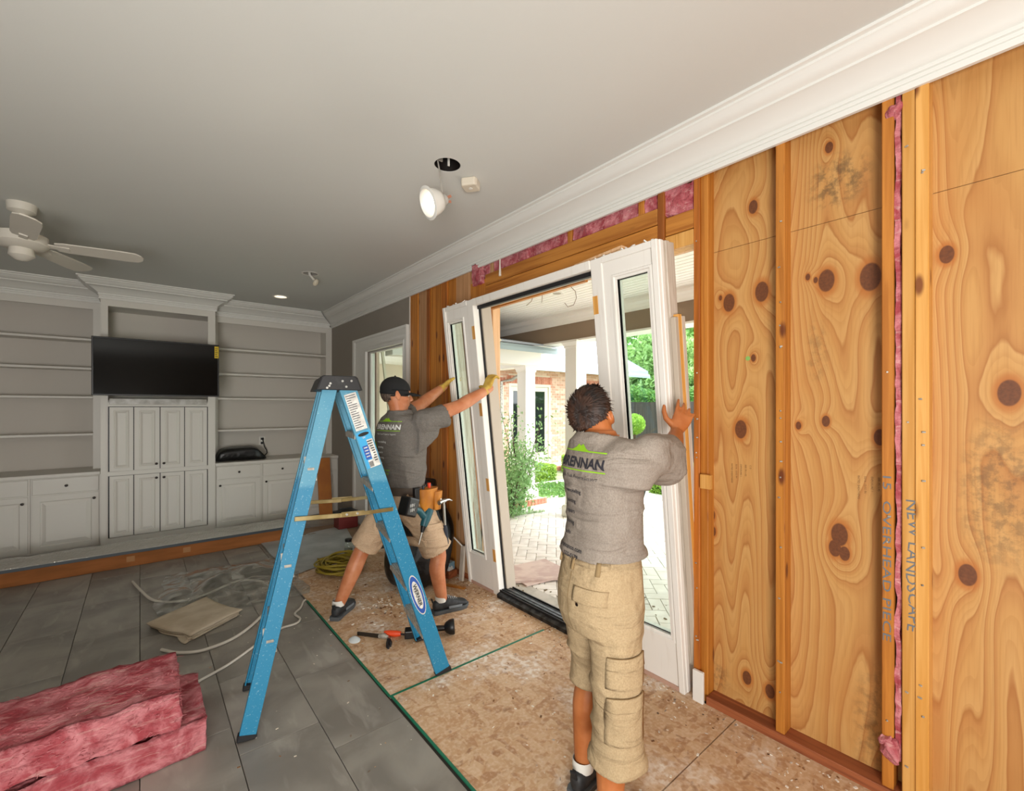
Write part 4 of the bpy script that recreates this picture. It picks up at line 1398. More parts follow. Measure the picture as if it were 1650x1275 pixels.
# ------------------------------------------------------------------ the tilted door unit
DU = empty('door_unit', (2.195, 2.225, .004), 'white door unit with two narrow sidelights, tilted into the room by two workers', 'door unit', rot=(0, radians(-6.5), 0))
wht = NT('scuffed_white')
sc_ = wht.noise(wht.coord((30, 30, 2.2)), 1, 4, .4)
M['unit'] = wht.fin(wht.mix(wht.math('MULTIPLY', wht.smooth(sc_, .56, .72), .3), lin('e9e5de'), lin('c9bcae')), .45)
M['unitside'] = mat('primer_side', 'cfc5b8', .6, c2='b8aa9a', ns=4, stretch=(30, 30, 1.5))
M['taupejamb'] = mat('taupe_jamb', 'b5a898', .6)
M['weather'] = mat('black_weatherstrip', '1a1a1c', .6)
Hh = 2.33
def dub(lo, hi, name, m, par=DU, bev=.003):
    return MB().box(lo, hi).build(name, M[m], par, bevel=bev, seg=1, local=True)
for sg in (-1, 1):
    def Y(a, b):
        return (min(sg * a, sg * b), max(sg * a, sg * b))
    sd = 'sidelight'
    y0, y1 = Y(.575, .99)
    # side panel: stiles, rails, glass
    s_ = MB()
    g0, g1 = Y(.742, .93)
    o0, o1 = Y(.93, .975)
    i0, i1 = Y(.655, .742)
    s_.box((.0, o0, .02), (.05, o1, Hh - .02)).box((.0, i0, .02), (.05, i1, Hh - .02))
    s_.box((.0, g0, .02), (.05, g1, .29)).box((.0, g0, 2.19), (.05, g1, Hh - .02))
    sl = s_.build('sidelight_panel', M['unit'], DU, local=True)
    # glazing bead all round
    mb = MB()
    rings = []
    for dx, ins in ((-.001, -.03), (-.008, -.026), (-.008, -.016), (.004, -.01), (.006, 0), (.02, 0)):
        rings.append([V((dx, g0 - (-ins) if True else 0, .29 + ins)), V((dx, g1 - ins, .29 + ins)), V((dx, g1 - ins, 2.19 - ins)), V((dx, g0 + ins, 2.19 - ins))])
    mb.loft([r + [r[0]] for r in rings], False, False).build('glazing_bead', M['unit'], sl, local=True)
    MB().box((.022, g0, .29), (.027, g1, 2.19)).build('glass_pane', M['glass'], sl, local=True)
    mb = MB()
    for lo, hi in (((.018, g0, .29), (.022, g0 + .004, 2.19)), ((.018, g1 - .004, .29), (.022, g1, 2.19)), ((.018, g0, .29), (.022, g1, .294)), ((.018, g0, 2.186), (.022, g1, 2.19))):
        mb.box(lo, hi)
    mb.build('glass_gasket', M['weather'], sl, local=True)
    # mullion towards the middle opening
    m0, m1 = Y(.575, .655)
    mu = MB().box((-.006, m0, .0), (.05, m1, Hh)).build('mullion', M['unit'], DU, bevel=.006, local=True)
    w0, w1 = Y(.568, .60)
    MB().box((.05, w0, .03), (.062, w1, Hh - .03)).build('weatherstrip', M['weather'], mu, local=True)
    t0, t1 = Y(.555, .66)
    MB().box((.062, t0, .0), (.15, t1, Hh - .03)).build('jamb_return', M['taupejamb'], mu, local=True)
    for z in (.33, .90, 1.49, 2.08):
        a, b = Y(.578, .612)
        MB().box((-.0075, a, z - .05), (-.0055, b, z + .05)).build('hinge_mortise', M['studlight'], mu, local=True)
    # outer jamb with stepped mouldings
    for k, (x0, x1, a, b) in enumerate([(-.014, .012, .965, .998), (.012, .04, .975, 1.002), (.04, .062, .975, .996), (.062, .095, .975, 1.003), (.095, .15, .975, .995)]):
        a, b = Y(a, b)
        MB().box((x0, a, .0), (x1, b, Hh)).build('jamb_strip', M['unit' if k < 2 else 'unitside'], DU, bevel=.003, seg=1, local=True)
    # head piece over the side panel
    a, b = Y(.655, .975)
    MB().box((-.01, a, Hh - .035), (.06, b, Hh)).build('head_strip', M['unit'], DU, bevel=.003, local=True)
    MB().box((-.008, a, .0), (.06, b, .022)).build('bottom_strip', mat('pink_primer', 'b99583', .7), DU, local=True)
MB().box((-.012, -.575, Hh - .05), (.035, .575, Hh)).build('head_jamb', M['unit'], DU, bevel=.004, local=True)
MB().box((.035, -.575, Hh - .075), (.07, .575, Hh)).build('head_track', M['weather'], DU, local=True)
MB().box((.07, -.575, Hh - .06), (.15, .575, Hh)).build('head_return', M['taupejamb'], DU, local=True)
MB().ext([(-.03, 0), (.15, 0), (.15, .02), (.08, .045), (.03, .05), (-.03, .03)], (0, .575, .0), (0, -.575, .0), (1, 0, 0)).build('threshold', mat('dark_aluminium', '4c4e50', .35, .7, c2='2a2b2d', ns=20), DU, local=True)
mb = MB()
for x in (.0, .022, .05, .085, .115):
    mb.box((x, -.575, .03), (x + .007, .575, .056 - x * .12))
mb.build('threshold_ribs', M['weather'], DU, local=True, kind='stuff')
for x0, x1, m, z in ((.055, .085, 'taupejamb', 1.95), (.085, .118, 'studlight', 1.965), (.118, .15, 'unitside', 1.955)):
    MB().box((x0, -1.032, .0), (x1, -1.004, z)).build('jamb_extension', M[m], DU, bevel=.002, seg=1, local=True)
# splinters and torn nails along the top
mb = MB()
random.seed(6)
for k in range(30):
    y = random.choice((-1, 1)) * random.uniform(.6, .99)
    mb.bar((random.uniform(0, .05), y, Hh), (random.uniform(0, .05), y + random.uniform(-.02, .02), Hh + random.uniform(.004, .018)), .005, .012)
mb.build('torn_caulk', M['white'], DU, local=True, kind='stuff')
o = MB().bar((1.985, 1.46, 2.352), (2.01, 1.82, 2.342), .014, .05, (0, 0, 1)).build('shim_lath', M['frame2'])
tag(o, 'thin pale lath lying across top of right sidelight', 'lath')

# ------------------------------------------------------------------ blue step ladder
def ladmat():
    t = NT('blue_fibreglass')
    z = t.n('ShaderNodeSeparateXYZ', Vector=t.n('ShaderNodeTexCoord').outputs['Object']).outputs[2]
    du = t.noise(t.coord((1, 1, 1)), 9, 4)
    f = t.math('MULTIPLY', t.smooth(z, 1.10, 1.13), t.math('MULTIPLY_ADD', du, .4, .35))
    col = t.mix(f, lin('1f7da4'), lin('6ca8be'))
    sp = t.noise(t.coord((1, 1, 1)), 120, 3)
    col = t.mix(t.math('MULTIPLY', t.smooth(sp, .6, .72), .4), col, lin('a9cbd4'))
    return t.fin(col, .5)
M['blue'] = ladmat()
FN, FF, RN, RF = V((1.315, 2.185, 0)), V((1.405, 2.615, 0)), V((.365, 2.31, 0)), V((.455, 2.745, 0))
Wd = V((.2, .98, 0))
Sd = V((-.985, .17, 0)).normalized()
TFN, TRN = V((.82, 2.312, 1.60)), V((.735, 2.322, 1.60))
TFF, TRF = TFN + Wd * .32, TRN + Wd * .32
LD = empty('step_ladder', (.89, 2.46, 0), 'blue fibreglass step ladder with black cap standing open in mid-room', 'ladder')
def chan(h, f, t, side):
    p = [(-h, 0), (h, 0), (h, -f), (h - t, -f), (h - t, -t), (-h + t, -t), (-h + t, -f), (-h, -f)]
    return p if side > 0 else [(a, -b) for a, b in p][::-1]
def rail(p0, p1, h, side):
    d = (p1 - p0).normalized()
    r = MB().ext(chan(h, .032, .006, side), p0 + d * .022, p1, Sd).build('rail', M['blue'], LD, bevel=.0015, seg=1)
    q = [(-h - .005, .006), (h + .005, .006), (h + .005, -.036), (-h - .005, -.036)]
    q = q if side > 0 else [(a, -b) for a, b in q][::-1]
    b_ = MB().ext(q, p0, p0 + d * .03, Sd).build('rubber_foot', M['rubber'], r, bevel=.004, seg=1)
    for v in b_.data.vertices:
        v.co.z = max(v.co.z, .005)
    return r
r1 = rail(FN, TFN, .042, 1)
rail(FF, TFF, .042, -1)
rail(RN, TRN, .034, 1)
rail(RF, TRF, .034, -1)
lerp = lambda a, b, t: a + (b - a) * t
for z in (.255, .535, .81, 1.09, 1.365):
    t_ = z / 1.6
    a, b = lerp(FN, TFN, t_) + Wd * .006, lerp(FF, TFF, t_) - Wd * .006
    st = MB().ext([(-.042, 0), (.042, 0), (.042, -.03), (.038, -.03), (.038, -.005), (-.038, -.005), (-.038, -.03), (-.042, -.03)][::-1], a, b, Sd).build('step', M['alu'], LD)
    mb = MB()
    for k in range(7):
        q = Sd * (-.036 + k * .012) + V((0, 0, .001))
        mb.bar(a + q, b + q, .003, .004)
    mb.build('tread_ribs', M['alu'], st, kind='stuff')
for z in (.42, .75, 1.2):
    t_ = z / 1.6
    a, b = lerp(RN, TRN, t_), lerp(RF, TRF, t_)
    MB().bar(a - Wd * .004, b + Wd * .004, .012, .03, (0, 0, 1)).build('rear_brace', M['alu'], LD)
    MB().ext([(-.028, -.06), (.028, -.05), (.03, .06), (-.02, .07)], a + Wd * .006, a + Wd * .012, Sd).build('gusset', M['alu'], LD)
for (R0, T0, F0, TF0, sg) in ((RN, TRN, FN, TFN, -1), (RF, TRF, FF, TFF, 1)):
    a, b = lerp(R0, T0, .605) + Wd * .012 * sg, lerp(F0, TF0, .60) + Wd * .012 * sg
    m_ = lerp(a, b, .56) + V((0, 0, -.006))
    MB().bar(a - (b - a) * .05, m_, .022, .006, (0, 0, 1)).build('spreader_bar', M['gold'], LD, bevel=.002, seg=1)
    MB().bar(m_ + Wd * .006 * sg, b + (b - a) * .05, .020, .006, (0, 0, 1)).build('spreader_bar', M['gold'], LD, bevel=.002, seg=1)
    hp = MB().bar(lerp(a, b, .44) + Wd * .009 * sg, lerp(a, b, .7) + Wd * .009 * sg, .024, .004, (0, 0, 1)).build('spreader_hinge', M['gold'], LD)
    for q in (.50, .62):
        p = lerp(a, b, q) + Wd * .012 * sg
        MB().cyl(p, p + Wd * .005 * sg, .006, n=10).build('rivet', M['steel'], hp)
tc = (TFN + TRN) / 2
rings = []
for w_, sh in ((-.035, .9), (-.03, 1), (.35, 1), (.355, .9)):
    c = tc + Wd * w_
    rings.append([c + Sd * a * sh + V((0, 0, b)) for a, b in ((-.112, -.012), (-.088, .05), (-.078, .06), (.078, .06), (.088, .05), (.112, -.012))])
cp = MB().loft(rings).build('top_cap', mat('cap_black', '1c1c1e', .5, c2='3a3a3a', ns=20, amt=(.55, .8)), LD, bevel=.004)
for a, b in ((-.055, .035), (-.012, .033), (-.03, .005), (.045, .02), (.05, .008), (.06, -.002)):
    p = tc - Wd * .034 + Sd * (-a) * -1 + V((0, 0, b))
    MB().cyl(p, p - Wd * .005, .0055, n=10).build('cap_rivet', M['steel'], cp)
rd = (TFN - FN).normalized()
nrm = rd.cross(Sd).normalized()
sx = (Sd - rd * Sd.dot(rd)).normalized()
def on_rail(z, a, off=.0015):
    return FN + (TFN - FN) * (z / 1.6) + sx * a + nrm * off
def sticker(z0, z1, a0, a1, m, name, par, off=.001, th=.0012):
    q = [on_rail(z0, a0, off), on_rail(z0, a1, off), on_rail(z1, a1, off), on_rail(z1, a0, off)]
    return MB().loft([q, [p + nrm * th for p in q]]).build(name, m, par)
paper = mat('label_paper', 'e6e4de', .5, c2='c8c6c0', ns=30)
inkd = mat('label_ink', '55565a', .7)
lbl = sticker(1.385, 1.572, -.03, .03, paper, 'label', r1)
mb = MB()
rnd = random.Random(2)
for k in range(15):
    z = 1.56 - k * .0115
    w_ = rnd.uniform(.02, .05)
    q = [on_rail(z, .026 - w_, .0026), on_rail(z, .026, .0026), on_rail(z + .004, .026, .0026), on_rail(z + .004, .026 - w_, .0026)]
    mb.add(q, [(0, 1, 2, 3)])
mb.build('label_print', inkd, lbl, kind='stuff')
blue2 = mat('label_blue', '2a55a8', .5)
cyan = mat('label_cyan', '3aa6dc', .5)
lb2 = sticker(1.19, 1.375, -.036, .036, cyan, 'label', r1)
sticker(1.19, 1.33, -.035, -.004, paper, 'label_field', lb2, .0024)
sticker(1.19, 1.23, -.004, .02, paper, 'label_field', lb2, .0024)
sticker(1.235, 1.305, -.003, .026, blue2, 'label_field', lb2, .0026)
mb = MB()
rings = [[on_rail(1.362 + .009 * sin(2 * pi * k / 24), .028 * cos(2 * pi * k / 24), o_) for k in range(24)] for o_ in (.0024, .0034)]
mb.loft(rings).build('label_badge', M['black'], lb2)
mb = MB()
for k in range(9):
    z = 1.318 - k * .0125
    w_ = rnd.uniform(.012, .026)
    mb.add([on_rail(z, -.03, .004), on_rail(z, -.03 + w_, .004), on_rail(z + .005, -.03 + w_, .004), on_rail(z + .005, -.03, .004)], [(0, 1, 2, 3)])
for k in range(10):
    a = -.002 + k * .0022
    mb.add([on_rail(1.195, a, .004), on_rail(1.195, a + .0013, .004), on_rail(1.222, a + .0013, .004), on_rail(1.222, a, .004)], [(0, 1, 2, 3)])
mb.build('label_print', M['black'], lb2, kind='stuff')
mb = MB()
for k in range(4):
    z = 1.292 - k * .015
    mb.add([on_rail(z, .002, .004), on_rail(z, .021, .004), on_rail(z + .005, .021, .004), on_rail(z + .005, .002, .004)], [(0, 1, 2, 3)])
flat_text(mb, 'W', .016, on_rail(1.34, .012, .004), -sx, rd)
mb.build('label_print', paper, lb2, kind='stuff')
# oval maker's badge
def oval(rz, ra, off):
    return [on_rail(.475 + rz * sin(2 * pi * k / 32), ra * cos(2 * pi * k / 32), off) for k in range(32)]
bdg = MB().loft([oval(.105, .03, .001), oval(.105, .03, .002)]).build('oval_badge', blue2, r1)
MB().loft([oval(.112, .0325, .0006), oval(.112, .0325, .0014)]).build('badge_rim', paper, bdg)
MB().loft([oval(.078, .021, .002), oval(.078, .021, .003)]).build('badge_field', paper, bdg)
mb = MB()
flat_text(mb, 'WERNER', .027, on_rail(.475, .0095, .0042), -rd, -sx, 'CENTER', .0006, 1.18)
mb.build('badge_text', M['black'], bdg)

# ------------------------------------------------------------------ things lying on the floor
# long carton wrapped in bubble plastic before the cabinets
e = empty('long_carton', (-.3, 5.7, 0), 'long brown carton with silvery wrap on top, lying before the cabinets', 'carton')
card = mat('brown_card', '9a5c2a', .8, c2='87501f', ns=3, stretch=(1, 1, 6))
MB().box((-1.95, 5.55, 0.002), (1.27, 5.86, .15)).build('carton_body', card, e, bevel=.004)
mb = MB()
rings = []
for k in range(90):
    x = -1.97 + k * (3.27 / 89)
    ring = []
    for a in range(15):
        t_ = a / 14
        y = 5.535 + .34 * t_
        z = .156 + .035 * sin(pi * t_) ** .5 + .012 * mnoise.noise(V((x * 14, y * 14, 1)))
        ring.append(V((x, y, z)))
    ring += [V((x, 5.875, .151)), V((x, 5.535, .151))]
    rings.append(ring)
wrapm = NT('silvery_bubble_wrap')
vo = wrapm.n('ShaderNodeTexVoronoi', Vector=wrapm.coord((1, 1, 1)), Scale=60.0).outputs[0]
wrapm.bump(vo, .8, .006)
M['wrap'] = wrapm.fin(lin('b4b0a8'), .22, .25)
mb.loft(rings).build('bubble_wrap', M['wrap'], e, smooth=True)
MB().box((-1.96, 5.532, .128), (1.27, 5.549, .154)).build('dark_strip', mat('slate_strip', '3f464c', .4), e)
for x in (.33, -.1):
    MB().box((x, 5.546, .05), (x + .06, 5.549, .10)).build('carton_label', mat('kraft_label', 'a8774a', .7), e)
o = MB().obox((1.94, 6.36, .405), (.085, .012, .405), Matrix.Rotation(radians(-9), 3, 'X')).build('leaning_board', mat('tan_board', 'b56f2c', .7, c2='a5622a', ns=5), bevel=.002)
tag(o, 'tan cardboard strip leaning upright against white corner cabinet', 'board')

# folded drop cloth
cl = mat('canvas', 'cdbfa9', .95, c2='b8a78f', ns=6, bump=.3, bs=220)
mb = MB()
quad = [V((.05, 3.93, 0)), V((.245, 3.52, 0)), V((.55, 3.74, 0)), V((.36, 4.16, 0))]
for lay in range(5):
    rings = []
    z0 = .004 + lay * .0085
    n = 16
    top, bot = [], []
    vs, fs = [], []
    for j in range(n + 1):
        for i in range(n + 1):
            u, v_ = i / n, j / n
            p = quad[0].lerp(quad[1], u).lerp(quad[3].lerp(quad[2], u), v_)
            sh = .05 * (mnoise.noise(V((u * 1.5, v_ * 1.5, lay * 3.7))))
            c = V((.3, 3.84, 0))
            q = c + (p - c) * (1 + .05 * mnoise.noise(V((u * 4, v_ * 4, lay * 9)))) + V((sh, sh * .5, 0))
            q.z = z0 + .006 + .005 * mnoise.noise(q * 9 + V((0, 0, lay))) + (.012 * lay / 4) * abs(mnoise.noise(q * 4))
            if i in (0, n) or j in (0, n):
                q.z = z0 + .003 * mnoise.noise(q * 20)
            vs.append(q)
    for j in range(n):
        for i in range(n):
            a = j * (n + 1) + i
            fs.append((a, a + 1, a + n + 2, a + n + 1))
    mb.add(vs, fs)
o = mb.build('drop_cloth', cl, smooth=True, ang=80)
o.modifiers.new('t', 'SOLIDIFY').thickness = .004
tag(o, 'folded beige canvas drop cloth on the grey tile floor', 'cloth')

# clear plastic sheet
mb = MB()
nx, ny = 60, 50
vs, fs = [], []
for j in range(ny + 1):
    for i in range(nx + 1):
        u, v_ = i / nx, j / ny
        x = .05 + 1.0 * u + .12 * v_ + .05 * mnoise.noise(V((v_ * 4, 1, 0)))
        y = 3.95 + 1.1 * v_ - .12 * u + .05 * mnoise.noise(V((u * 4, 2, 0)))
        r_ = abs(mnoise.noise(V((x * 3.2, y * 3.2, 5)))) ** .8
        z = .006 + .10 * max(0, sin(pi * u)) * max(0, sin(pi * v_)) * (.25 + 1.2 * r_) + .012 * mnoise.noise(V((x * 13, y * 13, 3)))
        vs.append((x, y, max(.004, z)))
for j in range(ny):
    for i in range(nx):
        a = j * (nx + 1) + i
        fs.append((a, a + 1, a + nx + 2, a + nx + 1))
o = mb.add(vs, fs).build('plastic_sheet', M['plastic'], smooth=True, ang=50)
tag(o, 'crumpled clear plastic sheet spread over tiles behind the drop cloth', 'plastic sheet')
# grey sheet near the back right corner
mb = MB()
q4 = [V((1.02, 5.55, 0)), V((1.02, 4.30, 0)), V((1.75, 4.58, 0)), V((2.0, 5.75, 0))]
vs, fs = [], []
for j in range(21):
    for i in range(21):
        p = q4[0].lerp(q4[3], i / 20).lerp(q4[1].lerp(q4[2], i / 20), j / 20)
        p.z = .012 + .01 * mnoise.noise(p * 4) + .006 * mnoise.noise(p * 12)
        vs.append(p)
for j in range(20):
    for i in range(20):
        a = j * 21 + i
        fs.append((a, a + 1, a + 22, a + 21))
o = mb.add(vs, fs).build('floor_sheet', mat('blue_grey_sheet', '8e908f', .45, c2='a3a5a4', ns=4, bump=.2, bs=20), smooth=True)
tag(o, 'blue-grey plastic sheet on floor behind the ladder near the back corner', 'plastic sheet')
kr = MB().loft([[V((1.32, 5.95, .001)), V((2.15, 5.85, .001)), V((2.18, 4.75, .001)), V((1.95, 4.62, .001))], [V((1.32, 5.95, .006)), V((2.15, 5.85, .006)), V((2.18, 4.75, .006)), V((1.95, 4.62, .006))]]).build('floor_paper', mat('kraft_paper', '8f7560', .85, c2='7d6552', ns=4))
tag(kr, 'brown protective paper on the floor before the grey wall', 'paper')

# white cables
def smoothline(p, n=8):
    p = [V(a) for a in p]
    out = []
    for i in range(len(p) - 1):
        a, b, c, d = p[max(i - 1, 0)], p[i], p[i + 1], p[min(i + 2, len(p) - 1)]
        for k in range(n):
            t_ = k / n
            out.append(.5 * ((2 * b) + (c - a) * t_ + (2 * a - 5 * b + 4 * c - d) * t_ ** 2 + (3 * b - a - 3 * c + d) * t_ ** 3))
    return out + [p[-1]]
cab = mat('white_cable', 'd2ccc0', .5)
for pts_, r, lab in [
        ([(-.05, 5.0, .02), (.0, 4.7, .03), (.07, 4.46, .012), (.168, 4.32, .012), (.3, 4.28, .012), (.42, 4.32, .012), (.55, 4.42, .012), (.68, 4.46, .012), (.80, 4.33, .012), (.83, 4.12, .012), (.77, 3.84, .012), (.66, 3.6, .012), (.48, 3.39, .012), (.30, 3.33, .012), (.18, 3.39, .012), (.1, 3.5, .012)], .0095, 'long white cable looping round the drop cloth and plastic sheet'),
        ([(.21, 2.95, .011), (.26, 2.98, .01), (.40, 3.06, .01), (.55, 3.19, .01), (.66, 3.29, .01), (.74, 3.33, .01), (.83, 3.34, .01), (.87, 3.40, .01), (.86, 3.50, .01), (.92, 3.58, .01), (.965, 3.68, .01), (.985, 3.70, .012)], .0075, 'thin white cable running from pink insulation under the ladder')]:
    o = MB().tube(smoothline(pts_), r, 8).build('white_cable', cab, smooth=True)
    tag(o, lab, 'cable')

# pink batts in the lower left corner
for lo, hi, lab, sd in [((-1.15, 2.36, .004), (.215, 2.80, .145), 'lower pink insulation batt of the floor pile, jutting out right', 31), ((-1.2, 2.34, .16), (.125, 2.72, .31), 'upper pink insulation batt lying on top of the floor pile', 32)]:
    e_ = fluff('insulation_batt', lo, hi, None, .016, sd, .022)
    for v in e_.data.vertices:
        v.co.z = max(v.co.z, .004)
    tag(e_, lab, 'insulation')
mb = MB()
rnd = random.Random(9)
for _ in range(700):
    p = V((rnd.uniform(-1.1, .13), rnd.choice((2.33, 2.33, rnd.uniform(2.34, 2.72))), rnd.uniform(.17, .31)))
    if p.y > 2.335:
        p.z = .318
    if rnd.random() < .3:
        p.x = .128
        p.y = rnd.uniform(2.34, 2.72)
        p.z = rnd.uniform(.16, .31)
    d = V((rnd.gauss(0, 1), rnd.gauss(0, .5) - .4, rnd.gauss(0, .4))) * .014
    mb.tube([p, p + d * .5 + V((0, 0, .003)), p + d], [.0012, .001, .0005], 4)
up = [o for o in COL.objects if o.name == 'insulation_batt.001'][0]
mb.build('loose_fibres', M['pink'], up, kind='stuff')

# coil of yellow cord
co_ = mat('yellow_cord', '8c7a22', .6, vary=.1)
e = empty('cord_coil', (1.42, 4.2, 0), 'coil of yellow extension cord on floor behind the ladder', 'cord')
rnd = random.Random(10)
pts_ = []
for k in range(14 * 26):
    a = 2 * pi * k / 26
    lap = k // 26
    r_ = .13 + .045 * sin(lap * 2.4 + a * .3) + .015 * sin(a * 3 + lap)
    pts_.append((1.42 + r_ * 1.15 * cos(a + .2 * lap) + .012 * sin(lap * 5), 4.2 + r_ * 1.25 * sin(a + .2 * lap), .014 + .006 * lap + .012 * (1 + sin(a * 2 + lap * 1.9))))
MB().tube(pts_, .0095, 6).build('cord', co_, e, smooth=True)
MB().tube([pts_[-1], (1.3, 4.45, .06), (1.34, 4.6, .02)], .0095, 6).build('cord_end', co_, e, smooth=True)
# small things behind
e = empty('glue_jar', (1.62, 4.55, 0), 'small clear jar with black lid standing behind the yellow cord', 'jar')
MB().lathe([(.001, 0), (.035, 0), (.038, .01), (.038, .05), (.001, .05)], (1.62, 4.55, .02), n=18).build('dark_contents', mat('jar_contents', '3a3a28', .4), e, smooth=True, ang=40)
MB().lathe([(.04, .0), (.04, .10), (.03, .118), (.03, .13)], (1.62, 4.55, .02), n=18).build('jar_body', clear('jar_glass', 'e8efe4', 1.6, .03, .18), e, smooth=True)
MB().lathe([(.001, .155), (.034, .155), (.034, .128), (.001, .128)], (1.62, 4.55, .02), n=18).build('jar_lid', M['black'], e)
o = MB().obox((1.47, 4.45, .035), (.04, .03, .025), Matrix.Rotation(.4, 3, 'Z')).build('small_box', mat('pale_box', 'b5b2aa', .6), bevel=.003)
tag(o, 'small pale grey box on the sheet behind the cord coil', 'box')
e = empty('red_toolbox', (2.0, 5.62, .006), 'small dark red and black box on the floor by the far glazed door', 'toolbox')
MB().box((1.86, 5.56, .008), (2.1, 5.74, .17)).build('box_body', mat('dark_red', '6a1d1a', .5), e, bevel=.008)
MB().box((1.85, 5.55, .171), (2.11, 5.75, .21)).bar((1.9, 5.65, .24), (2.06, 5.65, .24), .015, .02).build('box_lid', M['black'], e, bevel=.004)
e = empty('screw_box', (2.11, 3.45, .0), 'small blue and white packet on brown block beside the framing foot', 'box')
MB().obox((2.10, 3.45, .035), (.05, .08, .03), Matrix.Rotation(.2, 3, 'Z')).build('wood_offcut', M['plate'], e, bevel=.003)
MB().obox((2.10, 3.45, .1), (.04, .06, .034), Matrix.Rotation(.35, 3, 'Z')).build('packet', mat('packet_blue', '7c9fb0', .5, c2='d8dad6', ns=14, amt=(.45, .5)), e, bevel=.004)
o = MB().bar((1.98, 3.27, .011), (2.06, 3.1, .011), .012, .03).build('wood_scrap', M['beam'])
tag(o, 'short brown wood scrap on strand board near the left sidelight', 'wood scrap')
e = empty('primed_offcut', (2.1, 3.3, 0), 'white trim offcut standing on end left of the left sidelight', 'offcut')
MB().bar((2.14, 3.275, .005), (2.165, 3.28, .30), .05, .02, (0, 1, 0)).build('trim_piece', M['unitside'], e)
MB().tube([(2.15, 3.28, .3), (2.12, 3.36, .36), (2.10, 3.42, .33), (2.1, 3.45, .28)], .006).build('torn_strip', M['white'], e, smooth=True)

# big black bag by the framing
mb = MB()
rings = []
for z, rx, ry in [(.0, .17, .17), (.03, .24, .24), (.15, .29, .27), (.3, .30, .28), (.45, .28, .26), (.58, .23, .22), (.68, .17, .17), (.76, .12, .12), (.83, .09, .09), (.88, .10, .09)]:
    ring = []
    for k in range(44):
        a = 2 * pi * k / 44
        c_, s_ = cos(a), sin(a)
        f = 1 + .16 * mnoise.noise(V((c_ * 1.6, s_ * 1.6, z * 3.2))) + .10 * mnoise.noise(V((c_ * 4.5, s_ * 4.5, z * 5 + 3)))
        ring.append(V((1.83 + .1 * z + rx * c_ * f, 3.50 + ry * s_ * f, z + .006 + .02 * mnoise.noise(V((c_ * 3, s_ * 3, z * 4))) * (z > .01))))
    rings.append(ring)
o = mb.loft(rings).build('refuse_bag', M['blacksoft'], smooth=True, ang=70)
o.modifiers.new('s', 'SUBSURF').levels = 1
tag(o, 'large full black refuse bag on floor behind the capped worker', 'bag')

# tools on the strand board
e = empty('cordless_light', (1.5, 2.58, 0), 'black cordless work light with round head lying at the ladder foot', 'work light')
MB().tube([(1.40, 2.66, .04), (1.47, 2.62, .042), (1.55, 2.575, .042)], [.022, .02, .018], 12).build('grip', M['black'], e, smooth=True)
hd = V((1.55, 2.575, .045))
hx = V((.85, -.5, .05)).normalized()
MB().lathe([(.001, 0), (.02, 0), (.034, .012), (.046, .035), (.049, .06), (.046, .066), (.001, .064)], hd, hx, 24).build('lamp_head', M['black'], e, smooth=True, ang=40)
MB().lathe([(.001, .0665), (.04, .0665)], hd, hx, 24).build('lens', M['alu'], e)
MB().obox((1.37, 2.675, .03), (.05, .035, .025), Matrix.Rotation(-.5, 3, 'Z')).build('battery', M['black'], e, bevel=.006)
e = empty('pry_bar', (1.16, 2.84, 0), 'dark steel pry bar lying on strand board left of ladder foot', 'pry bar')
MB().ext([(-.014, -.004), (.014, -.004), (.014, .004), (-.014, .004)], (1.10, 2.925, .012), (1.2, 2.79, .016), (0, 0, 1)).build('shank', mat('old_steel', '3a332c', .5, .6), e, bevel=.002)
MB().tube([(1.195, 2.797, .018), (1.215, 2.77, .022), (1.235, 2.745, .014)], [.014, .017, .009], 8).build('claw', M['alu'], e, smooth=True)
e = empty('orange_chisel', (1.29, 2.75, 0), 'orange handled screwdriver lying on the strand board', 'screwdriver')
MB().tube([(1.232, 2.80, .022), (1.25, 2.783, .022), (1.29, 2.745, .022), (1.312, 2.725, .022)], [.016, .019, .019, .014], 12).build('handle', mat('orange_plastic', 'e04a20', .4), e, smooth=True)
MB().cyl((1.312, 2.725, .02), (1.385, 2.66, .008), .006).build('blade', M['rubber'], e)
e = empty('pliers', (1.205, 2.68, 0), 'small black handled pliers lying open beside the orange screwdriver', 'pliers')
pv0 = V((1.225, 2.725, .015))
for sgn in (-1, 1):
    sd_ = V((.75, .66, 0)) * sgn
    fw_ = V((-.35, -.94, 0))
    MB().tube([pv0, pv0 + sd_ * .018 + fw_ * .03, pv0 + sd_ * .024 + fw_ * .07, pv0 + sd_ * .012 + fw_ * .10], [.008, .009, .009, .007], 8).build('handle', M['rubber'], e, smooth=True)
    MB().tube([pv0, pv0 + sd_ * .008 - fw_ * .02, pv0 + sd_ * .003 - fw_ * .045], [.009, .008, .004], 8).build('jaw', M['steel'], e, smooth=True)
vs = []
mb = MB()
rings = []
for s_, zz in ((1, .004), (1.0, .008), (.55, .022), (.05, .026)):
    rings.append([V((1.06 + .035 * s_ * cos(2 * pi * k / 18) * (1 + .25 * mnoise.noise(V((k, 0, 0)))), 2.87 + .045 * s_ * sin(2 * pi * k / 18), zz)) for k in range(18)])
o = mb.loft(rings).build('plastic_scrap', clear('milky_plastic', 'ffffff', 1, .2, .75), smooth=True)
tag(o, 'crumpled milky plastic scrap on strand board left of pry bar', 'plastic scrap')
